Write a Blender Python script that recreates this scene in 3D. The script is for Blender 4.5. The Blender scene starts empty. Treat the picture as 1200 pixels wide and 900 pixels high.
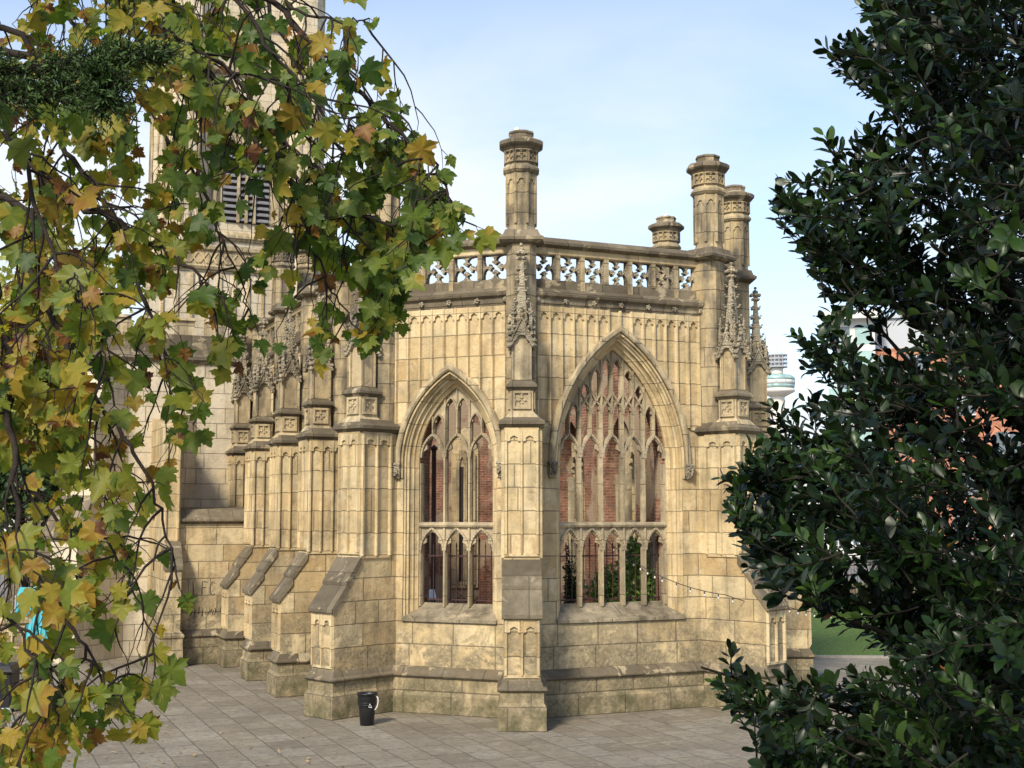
import bpy, math, random
from mathutils import Vector, Matrix
R = math.radians
random.seed(7)
scn = bpy.context.scene
COL = scn.collection

# ---------------------------------------------------------------- camera
CAM_H = 3.85
cam = bpy.data.cameras.new('camera'); camo = bpy.data.objects.new('camera', cam); COL.objects.link(camo)
cam.sensor_width = 36; cam.lens = 45; cam.clip_end = 6000; cam.clip_start = .05
camo.location = (0, 0, CAM_H); camo.rotation_euler = (math.pi/2 + math.atan(.1), 0, 0)
scn.camera = camo
# ---------------------------------------------------------------- world, sun, exposure
SUN_DIR = Vector((-.30, -.70, .62)).normalized()          # towards the sun
elev = math.asin(SUN_DIR.z); azim = math.atan2(SUN_DIR.x, SUN_DIR.y)
w = bpy.data.worlds.new('World'); scn.world = w; w.use_nodes = True
nt = w.node_tree; nt.nodes.clear()
def WN(t, **k):
    n = nt.nodes.new(t)
    for a, b in k.items(): setattr(n, a, b)
    return n
out = WN('ShaderNodeOutputWorld'); bg = WN('ShaderNodeBackground'); bg.inputs[1].default_value = .15
sky = WN('ShaderNodeTexSky', sky_type='NISHITA', sun_disc=False, sun_elevation=elev, sun_rotation=azim)
sky.air_density = 1.0; sky.dust_density = .7; sky.ozone_density = 2.2
tc = WN('ShaderNodeTexCoord'); mp = WN('ShaderNodeMapping'); mp.inputs['Scale'].default_value = (1.0, 1.0, 2.6); mp.inputs['Location'].default_value = (.35, 0, .1)
nz = WN('ShaderNodeTexNoise'); nz.inputs['Scale'].default_value = 2.3; nz.inputs['Detail'].default_value = 7; nz.inputs['Roughness'].default_value = .52; nz.inputs['Distortion'].default_value = .35
cr = WN('ShaderNodeValToRGB'); cr.color_ramp.elements[0].position = .38; cr.color_ramp.elements[1].position = .58
cr.color_ramp.elements[0].color = (.30, .30, .30, 1); cr.color_ramp.elements[1].color = (.95, .95, .95, 1)
mx = WN('ShaderNodeMix', data_type='RGBA'); mx.inputs[7].default_value = (4.05, 4.3, 4.7, 1)
nt.links.new(tc.outputs['Generated'], mp.inputs[0]); nt.links.new(mp.outputs[0], nz.inputs[0]); nt.links.new(nz.outputs[0], cr.inputs[0])
sep = WN('ShaderNodeSeparateXYZ'); nt.links.new(tc.outputs['Generated'], sep.inputs[0])
mr = WN('ShaderNodeMapRange'); mr.inputs[1].default_value = .27; mr.inputs[2].default_value = .42; mr.inputs[3].default_value = 1; mr.inputs[4].default_value = .08; nt.links.new(sep.outputs[2], mr.inputs[0])
mm_ = WN('ShaderNodeMath', operation='MULTIPLY'); nt.links.new(mr.outputs[0], mm_.inputs[0]); nt.links.new(cr.outputs[0], mm_.inputs[1]); nt.links.new(mm_.outputs[0], mx.inputs[0]); nt.links.new(sky.outputs[0], mx.inputs[6])
nt.links.new(mx.outputs[2], bg.inputs[0]); nt.links.new(bg.outputs[0], out.inputs[0])
sun = bpy.data.lights.new('sun', 'SUN'); sun.energy = 3.2; sun.angle = R(10); sun.color = (1, .90, .73)
suno = bpy.data.objects.new('sun', sun); COL.objects.link(suno); suno.rotation_euler = SUN_DIR.to_track_quat('Z', 'Y').to_euler()
scn.view_settings.view_transform = 'Standard'; scn.view_settings.look = 'None'; scn.view_settings.exposure = .68; scn.view_settings.gamma = 1
scn.view_settings.use_curve_mapping = False

# ---------------------------------------------------------------- placing helpers (a photo pixel and a depth give a point in the world)
cp, sp = math.cos(math.atan(.1)), math.sin(math.atan(.1))
def P(px, py, Y):
    a = (px-600)/1500; b = (450-py)/1500
    k = Y/(cp - b*sp)
    return Vector((a*k, Y, CAM_H + (sp + b*cp)*k))
def proj(p):
    z = p.z-CAM_H; d = p.y*cp + z*sp; v = z*cp - p.y*sp
    return (600+1500*p.x/d, 450-1500*v/d) if d > .05 else (9999, 9999)

# ---------------------------------------------------------------- materials
def newmat(name):
    m = bpy.data.materials.new(name); m.use_nodes = True; t = m.node_tree
    b = t.nodes['Principled BSDF']
    def N(ty, **k):
        n = t.nodes.new(ty)
        for a, c in k.items(): setattr(n, a, c)
        return n
    def L(a, b_): t.links.new(a, b_)
    return m, t, b, N, L
def math_node(N, L, op, a, b=None, c=None, clamp=False):
    n = N('ShaderNodeMath', operation=op); n.use_clamp = clamp
    for i, v in enumerate((a, b, c)):
        if v is None: continue
        if isinstance(v, (int, float)): n.inputs[i].default_value = v
        else: L(v, n.inputs[i])
    return n.outputs[0]
def noise(N, L, vec, scale, detail=4, rough=.55, dist=0):
    n = N('ShaderNodeTexNoise'); n.inputs['Scale'].default_value = scale; n.inputs['Detail'].default_value = detail
    n.inputs['Roughness'].default_value = rough; n.inputs['Distortion'].default_value = dist; L(vec, n.inputs['Vector']); return n.outputs[0]
def ramp(N, L, fac, stops):
    r = N('ShaderNodeValToRGB'); e = r.color_ramp.elements
    while len(e) < len(stops): e.new(.5)
    for i, (p, c) in enumerate(stops):
        e[i].position = p; e[i].color = (*c, 1) if len(c) == 3 else c
    L(fac, r.inputs[0]); return r.outputs[0]
def mixc(N, L, fac, a, b, mode='MIX'):
    n = N('ShaderNodeMix', data_type='RGBA', blend_type=mode)
    if isinstance(fac, (int, float)): n.inputs[0].default_value = fac
    else: L(fac, n.inputs[0])
    for i, v in ((6, a), (7, b)):
        if isinstance(v, tuple): n.inputs[i].default_value = (*v, 1)
        else: L(v, n.inputs[i])
    return n.outputs[2]
G = lambda v: (v, v, v)

def ashlar(name, cols, row=.43, bw=.78, stain=.5, moss=True, joint=.62, rough_bump=.5, carved=False, streak=0.0):
    m, t, b, N, L = newmat(name)
    uv = N('ShaderNodeUVMap'); uv.uv_map = 'UVMap'
    tcd = N('ShaderNodeTexCoord'); geo = N('ShaderNodeNewGeometry'); pos = geo.outputs['Position']
    sx = N('ShaderNodeSeparateXYZ'); L(uv.outputs[0], sx.inputs[0])
    sp3 = N('ShaderNodeSeparateXYZ'); L(pos, sp3.inputs[0])
    wob = noise(N, L, pos, 3.0, 2)
    wobv = math_node(N, L, 'MULTIPLY_ADD', wob, .014, -.007)
    v = math_node(N, L, 'ADD', math_node(N, L, 'DIVIDE', sx.outputs[1], row), wobv)
    rowi = math_node(N, L, 'FLOOR', v); fv = math_node(N, L, 'FRACT', v)
    wn = N('ShaderNodeTexWhiteNoise', noise_dimensions='1D'); L(rowi, wn.inputs['W'])
    bwv = math_node(N, L, 'MULTIPLY_ADD', wn.outputs[0], bw*.5, bw*.72)
    u = math_node(N, L, 'ADD', math_node(N, L, 'DIVIDE', sx.outputs[0], bwv), math_node(N, L, 'MULTIPLY', wn.outputs[0], 17.3))
    u = math_node(N, L, 'ADD', u, wobv)
    ui = math_node(N, L, 'FLOOR', u); fu = math_node(N, L, 'FRACT', u)
    cmb = N('ShaderNodeCombineXYZ'); L(ui, cmb.inputs[0]); L(rowi, cmb.inputs[1])
    wb = N('ShaderNodeTexWhiteNoise', noise_dimensions='2D'); L(cmb.outputs[0], wb.inputs['Vector'])
    du = math_node(N, L, 'MULTIPLY', math_node(N, L, 'MINIMUM', fu, math_node(N, L, 'SUBTRACT', 1, fu)), bwv)
    dv = math_node(N, L, 'MULTIPLY', math_node(N, L, 'MINIMUM', fv, math_node(N, L, 'SUBTRACT', 1, fv)), row)
    if name == 'sandstone_ashlar':                                    # the panelled upper wall has its upright joints behind the ribs
        du = math_node(N, L, 'ADD', du, math_node(N, L, 'GREATER_THAN', sp3.outputs[2], 5.52))
    d = math_node(N, L, 'MINIMUM', du, dv)
    jr = N('ShaderNodeMapRange'); L(d, jr.inputs[0]); jr.inputs[1].default_value = .004; jr.inputs[2].default_value = .016
    jm = jr.outputs[0]                                                # 0 in the joint, 1 on the block
    big = noise(N, L, pos, .9, 5, .6); mid = noise(N, L, pos, 5, 5, .65); fine = noise(N, L, pos, 38, 3, .6)
    tone = math_node(N, L, 'ADD', math_node(N, L, 'MULTIPLY', wb.outputs[0], .62), math_node(N, L, 'MULTIPLY', mid, .38))
    c = ramp(N, L, tone, [(i/(len(cols)-1)*.8+.1, cc) for i, cc in enumerate(cols)])
    fm = math_node(N, L, 'MULTIPLY_ADD', fine, .5, .75)
    c = mixc(N, L, 1.0, c, ramp(N, L, fm, [(0, G(0)), (1, G(1))]), 'MULTIPLY')
    # soot and damp stains in patches and soft vertical runs
    mpn = N('ShaderNodeMapping'); mpn.inputs['Scale'].default_value = (3.2, 3.2, .5); L(pos, mpn.inputs[0])
    run = noise(N, L, mpn.outputs[0], 1.3, 5, .62)
    st = math_node(N, L, 'MULTIPLY', math_node(N, L, 'ADD', math_node(N, L, 'MULTIPLY', big, .55), math_node(N, L, 'MULTIPLY', run, .55)), math_node(N, L, 'MULTIPLY_ADD', mid, .5, .75))
    sm = N('ShaderNodeMapRange'); L(st, sm.inputs[0]); sm.inputs[1].default_value = .54 - .07*stain; sm.inputs[2].default_value = .76 - .08*stain; sm.inputs[4].default_value = min(1, stain*1.25)
    pale = ramp(N, L, noise(N, L, pos, 2.1, 6, .62, .5), [(.57, G(0)), (.60, G(.55))])
    c = mixc(N, L, pale, c, (.56, .455, .29))
    grey = ramp(N, L, noise(N, L, pos, 1.25, 6, .66, .3), [(.48, G(0)), (.64, G(.42))])
    c = mixc(N, L, math_node(N, L, 'MULTIPLY', grey, stain), c, (.29, .25, .185))
    c = mixc(N, L, sm.outputs[0], c, (.105, .088, .06))
    if streak:
        # grey streaked weathering on upper courses
        s2 = N('ShaderNodeMapRange'); L(run, s2.inputs[0]); s2.inputs[1].default_value = .42; s2.inputs[2].default_value = .62; s2.inputs[4].default_value = streak
        c = mixc(N, L, s2.outputs[0], c, (.13, .115, .09))
    if moss:
        z2 = N('ShaderNodeMapRange'); L(sp3.outputs[2], z2.inputs[0]); z2.inputs[1].default_value = 1.2; z2.inputs[2].default_value = 2.6; z2.inputs[3].default_value = 1; z2.inputs[4].default_value = 0
        m2 = math_node(N, L, 'MULTIPLY', z2.outputs[0], ramp(N, L, noise(N, L, pos, 1.6, 8, .72, .6), [(.42, G(0)), (.50, G(.75)), (.62, G(.95))]))
        c = mixc(N, L, m2, c, ramp(N, L, noise(N, L, pos, 14, 5, .75), [(.35, (.12, .10, .065)), (.55, (.24, .20, .125)), (.68, (.46, .37, .22))]))
        zr = N('ShaderNodeMapRange'); L(sp3.outputs[2], zr.inputs[0]); zr.inputs[1].default_value = .05; zr.inputs[2].default_value = 1.0; zr.inputs[3].default_value = 1; zr.inputs[4].default_value = 0
        mm = math_node(N, L, 'MULTIPLY', zr.outputs[0], math_node(N, L, 'MULTIPLY_ADD', noise(N, L, pos, 2.6, 5, .65), 4.2, -1.55), clamp=True)
        c = mixc(N, L, math_node(N, L, 'MULTIPLY', mm, .9), c, (.095, .088, .045))
    jc = mixc(N, L, joint, c, (.07, .055, .04))
    c = mixc(N, L, jm, jc, c)
    L(c, b.inputs['Base Color']); b.inputs['Roughness'].default_value = .9; b.inputs['Specular IOR Level'].default_value = .2
    vor = N('ShaderNodeTexVoronoi'); vor.inputs['Scale'].default_value = 16 if not carved else 30; L(pos, vor.inputs['Vector'])
    h = math_node(N, L, 'ADD', math_node(N, L, 'MULTIPLY', jm, .8), math_node(N, L, 'ADD', math_node(N, L, 'MULTIPLY', fine, .35), math_node(N, L, 'MULTIPLY', mid, .9)))
    h = math_node(N, L, 'ADD', h, math_node(N, L, 'MULTIPLY', wb.outputs[0], .35)); h = math_node(N, L, 'ADD', h, math_node(N, L, 'MULTIPLY', ramp(N, L, noise(N, L, pos, 9, 5, .7), [(.35, G(0)), (.5, G(1))]), .45))
    if carved: h = math_node(N, L, 'ADD', h, math_node(N, L, 'MULTIPLY', vor.outputs[0], 1.6))
    bp = N('ShaderNodeBump'); bp.inputs['Strength'].default_value = rough_bump; bp.inputs['Distance'].default_value = .03; L(h, bp.inputs['Height']); L(bp.outputs[0], b.inputs['Normal'])
    return m
SAND = [(.36, .245, .115), (.49, .365, .19), (.56, .435, .24), (.62, .50, .295), (.53, .36, .175)]
M = {}
M['stone'] = ashlar('sandstone_ashlar', SAND, stain=.55)
M['stone_low'] = ashlar('sandstone_plinth', [(.33, .245, .135), (.43, .33, .185), (.49, .38, .22), (.40, .32, .21)], row=.42, bw=1.0, stain=.75)
M['stone_plain'] = ashlar('sandstone_smooth', SAND, row=.43, bw=2.5, stain=.5, moss=False, joint=.35)
M['stone_mould'] = ashlar('sandstone_moulding', [(.38, .29, .16), (.47, .37, .22), (.54, .44, .27), (.42, .33, .2)], row=.9, bw=.7, stain=.6, moss=False, streak=.25)
M['stone_turret'] = ashlar('sandstone_turret', [(.34, .25, .13), (.43, .33, .18), (.48, .38, .22), (.38, .29, .16)], row=.4, bw=2.0, stain=.95, moss=False, streak=.55)
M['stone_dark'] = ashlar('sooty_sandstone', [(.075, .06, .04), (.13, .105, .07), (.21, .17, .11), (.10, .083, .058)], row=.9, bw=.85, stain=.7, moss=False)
M['stone_sill'] = ashlar('grey_sill_stone', [(.2, .165, .11), (.28, .235, .16), (.34, .28, .19)], row=.9, bw=1.2, stain=.8, moss=False)
M['stone_carved'] = ashlar('weathered_carved_stone', [(.26, .22, .15), (.36, .31, .22), (.43, .375, .27), (.31, .27, .19)], row=.9, bw=.9, stain=.75, moss=False, carved=True, rough_bump=.7)
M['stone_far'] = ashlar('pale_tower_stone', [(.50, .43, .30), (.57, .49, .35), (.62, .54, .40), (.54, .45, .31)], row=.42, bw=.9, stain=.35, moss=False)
M['stone_shade'] = ashlar('shade_darkened_stone', [(.22, .18, .13), (.28, .23, .17), (.33, .27, .19)], row=.45, bw=.9, stain=.7)  # darkened so the aisle side carries tree shade in its colour; low wall shares it

def brick_mat(name, c1, c2, mortar, bw=.22, rh=.075, patch=None):
    m, t, b, N, L = newmat(name)
    uv = N('ShaderNodeUVMap'); uv.uv_map = 'UVMap'; geo = N('ShaderNodeNewGeometry'); pos = geo.outputs['Position']
    br = N('ShaderNodeTexBrick'); L(uv.outputs[0], br.inputs['Vector'])
    br.inputs['Color1'].default_value = (*c1, 1); br.inputs['Color2'].default_value = (*c2, 1); br.inputs['Mortar'].default_value = (*mortar, 1)
    br.inputs['Scale'].default_value = 1; br.inputs['Brick Width'].default_value = bw; br.inputs['Row Height'].default_value = rh; br.inputs['Mortar Size'].default_value = .009
    c = br.outputs[0]
    c = mixc(N, L, 1.0, c, ramp(N, L, noise(N, L, pos, 1.7, 6, .65), [(.3, G(.28)), (.5, G(.8)), (.68, G(1.25))]), 'MULTIPLY')
    if patch:
        c = mixc(N, L, ramp(N, L, noise(N, L, pos, 3.1, 7, .7, .6), [(.5, G(0)), (.58, G(.7))]), c, (.20, .135, .095))
        mk = ramp(N, L, noise(N, L, pos, .75, 6, .6, .4), [(.51, G(0)), (.55, G(1))])
        c = mixc(N, L, mk, c, patch)
    L(c, b.inputs['Base Color']); b.inputs['Roughness'].default_value = .92; b.inputs['Specular IOR Level'].default_value = .2
    bp = N('ShaderNodeBump'); bp.inputs['Strength'].default_value = .8; bp.inputs['Distance'].default_value = .015
    L(math_node(N, L, 'SUBTRACT', noise(N, L, pos, 20), br.outputs['Fac']), bp.inputs['Height']); L(bp.outputs[0], b.inputs['Normal'])
    return m
M['brick'] = brick_mat('old_red_brick', (.36, .145, .085), (.21, .085, .055), (.36, .28, .20), patch=(.36, .27, .18))
M['brick_salmon'] = brick_mat('salmon_brick', (.62, .25, .14), (.56, .22, .12), (.55, .33, .24))

def simple(name, col, rough=.6, metal=0, var=.15, scale=4, spec=.4, bump=0):
    m, t, b, N, L = newmat(name); geo = N('ShaderNodeNewGeometry')
    c = mixc(N, L, 1.0, tuple(col), ramp(N, L, noise(N, L, geo.outputs['Position'], scale, 5, .6), [(.3, G(1-var)), (.7, G(1+var))]), 'MULTIPLY')
    L(c, b.inputs['Base Color']); b.inputs['Roughness'].default_value = rough; b.inputs['Metallic'].default_value = metal; b.inputs['Specular IOR Level'].default_value = spec
    if bump:
        bp = N('ShaderNodeBump'); bp.inputs['Strength'].default_value = bump; bp.inputs['Distance'].default_value = .02
        L(noise(N, L, geo.outputs['Position'], scale*6, 4, .65), bp.inputs['Height']); L(bp.outputs[0], b.inputs['Normal'])
    return m
M['iron'] = simple('rusty_black_iron', (.05, .022, .018), .6, 0, .4, 9)
M['black'] = simple('black_plastic', (.012, .012, .013), .42, 0, .3, 6)
M['white'] = simple('white_plastic', (.75, .75, .73), .5)
M['graffiti'] = simple('black_marker_paint', (.035, .03, .028), .8, 0, .5, 12)
M['cable'] = simple('black_cable', (.03, .03, .03), .6)
m, t, b, N, L = newmat('frosted_bulb'); b.inputs['Base Color'].default_value = (.62, .60, .55, 1); b.inputs['Roughness'].default_value = .2; M['bulb'] = m
M['bark_dark'] = simple('black_brown_bark', (.022, .019, .013), .9, 0, .4, 14, .2, .5)
M['bark'] = simple('dark_bark', (.030, .023, .018), .9, 0, .4, 14, .2, .6)
M['bark_green'] = simple('mottled_plane_bark', (.085, .07, .048), .9, 0, .5, 9, .2, .6)
M['shaft'] = simple('pale_concrete', (.74, .68, .60), .8, 0, .04, .05)
M['disc_green'] = simple('turquoise_glazing', (.30, .44, .42), .25, 0, .3, .4)
M['grey_panel'] = simple('grey_metal_panel', (.42, .44, .47), .5, 0, .05, .3)
M['pale_render'] = simple('pale_render', (.62, .60, .57), .8, 0, .08, .4)
M['glass_dark'] = simple('dark_window_glass', (.10, .13, .15), .12, 0, .4, .6, .8)
M['cyan'] = simple('turquoise_cloth', (.07, .40, .48), .7, 0, .2, 2)
M['timber'] = simple('grey_weathered_timber', (.22, .19, .15), .85, 0, .25, 6)
M['louvre_slat'] = simple('grey_slate_louvre', (.16, .16, .17), .7)
M['louvre'] = simple('dark_slate_louvre', (.045, .045, .05), .7)
M['void'] = simple('door_and_void_shade', (.03, .024, .02), .9)  # door boards; the same dark stands in for shade in niche, belfry and slot
M['pave_kerb'] = simple('grey_kerb_stone', (.27, .25, .22), .85, 0, .2, 5, .3, .3)

def foliage(name, stops, rough=.5, spec=.4, trans=.35, coat=0, tcol=(1.25, 1.35, .55), scale_noise=20, blot=0.3):
    m, t, b, N, L = newmat(name)
    at = N('ShaderNodeAttribute'); at.attribute_name = 'tone'; geo = N('ShaderNodeNewGeometry')
    nn = noise(N, L, geo.outputs['Position'], scale_noise, 3, .6)
    f = math_node(N, L, 'ADD', at.outputs['Fac'], math_node(N, L, 'MULTIPLY_ADD', nn, blot, -blot/2))
    c = ramp(N, L, f, stops)
    L(c, b.inputs['Base Color']); b.inputs['Roughness'].default_value = rough; b.inputs['Specular IOR Level'].default_value = spec
    b.inputs['Coat Weight'].default_value = coat; b.inputs['Coat Roughness'].default_value = .18
    if trans:
        tr = N('ShaderNodeBsdfTranslucent'); L(mixc(N, L, 1.0, c, tcol, 'MULTIPLY'), tr.inputs[0])
        ms = N('ShaderNodeMixShader'); ms.inputs[0].default_value = trans; L(b.outputs[0], ms.inputs[1]); L(tr.outputs[0], ms.inputs[2])
        L(ms.outputs[0], t.nodes['Material Output'].inputs[0])
    return m
M['plane_leaf'] = foliage('autumn_plane_leaf', [(0, (.038, .08, .018)), (.30, (.10, .155, .024)), (.52, (.21, .23, .03)), (.72, (.35, .255, .033)), (.88, (.26, .12, .025)), (1, (.11, .04, .022))], .5, .35, .5)
M['glossy_leaf'] = foliage('glossy_evergreen_leaf', [(0, (.004, .009, .003)), (.45, (.009, .023, .005)), (.75, (.022, .050, .008)), (.97, (.05, .09, .015)), (1, (.28, .11, .03))], .36, .30, .08, .0, (1.3, 1.5, .6), 12, .2)
M['conifer'] = foliage('dark_conifer_needle', [(0, (.025, .055, .014)), (1, (.065, .12, .028))], .6, .3, .1)
M['far_yellow'] = foliage('yellow_green_far_leaf', [(0, (.16, .19, .05)), (.5, (.36, .36, .11)), (1, (.52, .48, .17))], .6, .3, .4)
M['bush_leaf'] = foliage('bush_leaf', [(0, (.06, .12, .02)), (.6, (.16, .28, .05)), (1, (.30, .40, .08))], .5, .4, .3)
M['ivy_leaf'] = foliage('dark_ivy_leaf', [(0, (.012, .03, .01)), (1, (.045, .085, .025))], .45, .4, .15)
M['litter'] = foliage('fallen_leaf', [(0, (.20, .10, .04)), (.5, (.33, .21, .09)), (1, (.45, .33, .17))], .8, .2, .1)

# paving: slabs in courses parallel to the chancel side wall
def paving():
    m, t, b, N, L = newmat('york_stone_paving')
    geo = N('ShaderNodeNewGeometry'); pos = geo.outputs['Position']
    mp = N('ShaderNodeMapping'); mp.inputs['Rotation'].default_value = (0, 0, R(-113.5)); L(pos, mp.inputs[0])
    s = N('ShaderNodeSeparateXYZ'); L(mp.outputs[0], s.inputs[0])
    w1 = math_node(N, L, 'MULTIPLY_ADD', noise(N, L, pos, 1.3, 3), .11, -.055)
    v = math_node(N, L, 'ADD', math_node(N, L, 'DIVIDE', s.outputs[1], .55), w1)
    ri = math_node(N, L, 'FLOOR', v); fv = math_node(N, L, 'FRACT', v)
    wn = N('ShaderNodeTexWhiteNoise', noise_dimensions='1D'); L(ri, wn.inputs['W'])
    bwv = math_node(N, L, 'MULTIPLY_ADD', wn.outputs[0], .45, .6)
    u = math_node(N, L, 'ADD', math_node(N, L, 'ADD', math_node(N, L, 'DIVIDE', s.outputs[0], bwv), math_node(N, L, 'MULTIPLY', wn.outputs[0], 9.7)), w1)
    ui = math_node(N, L, 'FLOOR', u); fu = math_node(N, L, 'FRACT', u)
    cm = N('ShaderNodeCombineXYZ'); L(ui, cm.inputs[0]); L(ri, cm.inputs[1])
    wb = N('ShaderNodeTexWhiteNoise', noise_dimensions='2D'); L(cm.outputs[0], wb.inputs['Vector'])
    du = math_node(N, L, 'MINIMUM', fu, math_node(N, L, 'SUBTRACT', 1, fu)); dv = math_node(N, L, 'MULTIPLY', math_node(N, L, 'MINIMUM', fv, math_node(N, L, 'SUBTRACT', 1, fv)), .75)
    jr = N('ShaderNodeMapRange'); L(math_node(N, L, 'MINIMUM', du, dv), jr.inputs[0]); jr.inputs[1].default_value = .006; jr.inputs[2].default_value = .022
    mid = noise(N, L, pos, 3.5, 6, .65); big = noise(N, L, pos, .5, 4, .6)
    tone = math_node(N, L, 'ADD', math_node(N, L, 'MULTIPLY', wb.outputs[0], .5), math_node(N, L, 'MULTIPLY', mid, .5))
    c = ramp(N, L, tone, [(.15, (.165, .14, .102)), (.45, (.22, .188, .138)), (.7, (.245, .218, .17)), (.9, (.29, .255, .195))])
    c = mixc(N, L, 1, c, ramp(N, L, big, [(.3, G(.78)), (.7, G(1.12))]), 'MULTIPLY')
    c = mixc(N, L, ramp(N, L, noise(N, L, pos, 8, 6, .7), [(.47, G(0)), (.66, G(.75))]), c, (.115, .10, .075))
    c = mixc(N, L, ramp(N, L, noise(N, L, pos, 1.9, 7, .7, .8), [(.55, G(0)), (.63, G(.4))]), c, (.33, .29, .215))
    vs_ = N('ShaderNodeTexVoronoi'); vs_.inputs['Scale'].default_value = 5; L(pos, vs_.inputs['Vector'])
    c = mixc(N, L, ramp(N, L, vs_.outputs['Distance'], [(.07, G(.5)), (.11, G(0))]), c, (.07, .062, .05))
    c = mixc(N, L, jr.outputs[0], mixc(N, L, .6, c, (.05, .043, .03)), c)
    L(c, b.inputs['Base Color']); b.inputs['Roughness'].default_value = .8; b.inputs['Specular IOR Level'].default_value = .3
    h = math_node(N, L, 'ADD', math_node(N, L, 'MULTIPLY', jr.outputs[0], .8), math_node(N, L, 'ADD', mid, math_node(N, L, 'MULTIPLY', noise(N, L, pos, 30, 3), .3)))
    bp = N('ShaderNodeBump'); bp.inputs['Strength'].default_value = .5; bp.inputs['Distance'].default_value = .02; L(h, bp.inputs['Height']); L(bp.outputs[0], b.inputs['Normal'])
    return m
M['paving'] = paving()
M['soil'] = simple('dark_soil', (.09, .065, .045), .95, 0, .4, 5, .2, .8)
M['grass'] = simple('mown_grass', (.085, .14, .028), .9, 0, .6, 14, .2, 1.0)
M['earth'] = simple('grey_ground', (.18, .17, .15), .9, 0, .3, .2)
M['floor_in'] = simple('church_floor_stone', (.2, .18, .15), .9, 0, .3, 1.5)

# ---------------------------------------------------------------- mesh builder
PHI = (1+5**.5)/2
ICO_V = [Vector(v).normalized() for v in [(-1, PHI, 0), (1, PHI, 0), (-1, -PHI, 0), (1, -PHI, 0), (0, -1, PHI), (0, 1, PHI), (0, -1, -PHI), (0, 1, -PHI), (PHI, 0, -1), (PHI, 0, 1), (-PHI, 0, -1), (-PHI, 0, 1)]]
ICO_F = [(0, 11, 5), (0, 5, 1), (0, 1, 7), (0, 7, 10), (0, 10, 11), (1, 5, 9), (5, 11, 4), (11, 10, 2), (10, 7, 6), (7, 1, 8), (3, 9, 4), (3, 4, 2), (3, 2, 6), (3, 6, 8), (3, 8, 9), (4, 9, 5), (2, 4, 11), (6, 2, 10), (8, 6, 7), (9, 8, 1)]
class Frame:
    def __init__(s, x, y, ang, z=0):
        s.x, s.y, s.ang, s.z = x, y, ang, z; a = R(ang)
        s.u = (math.cos(a), math.sin(a)); s.n = (math.sin(a), -math.cos(a))
    def pt(s, u, o, z): return Vector((s.x + u*s.u[0] + o*s.n[0], s.y + u*s.u[1] + o*s.n[1], s.z + z))
    def sub(s, u, o, da=0, z=0):
        p = s.pt(u, o, 0); return Frame(p.x, p.y, s.ang+da, s.z+z)
WORLD = Frame(0, 0, 0)
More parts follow.
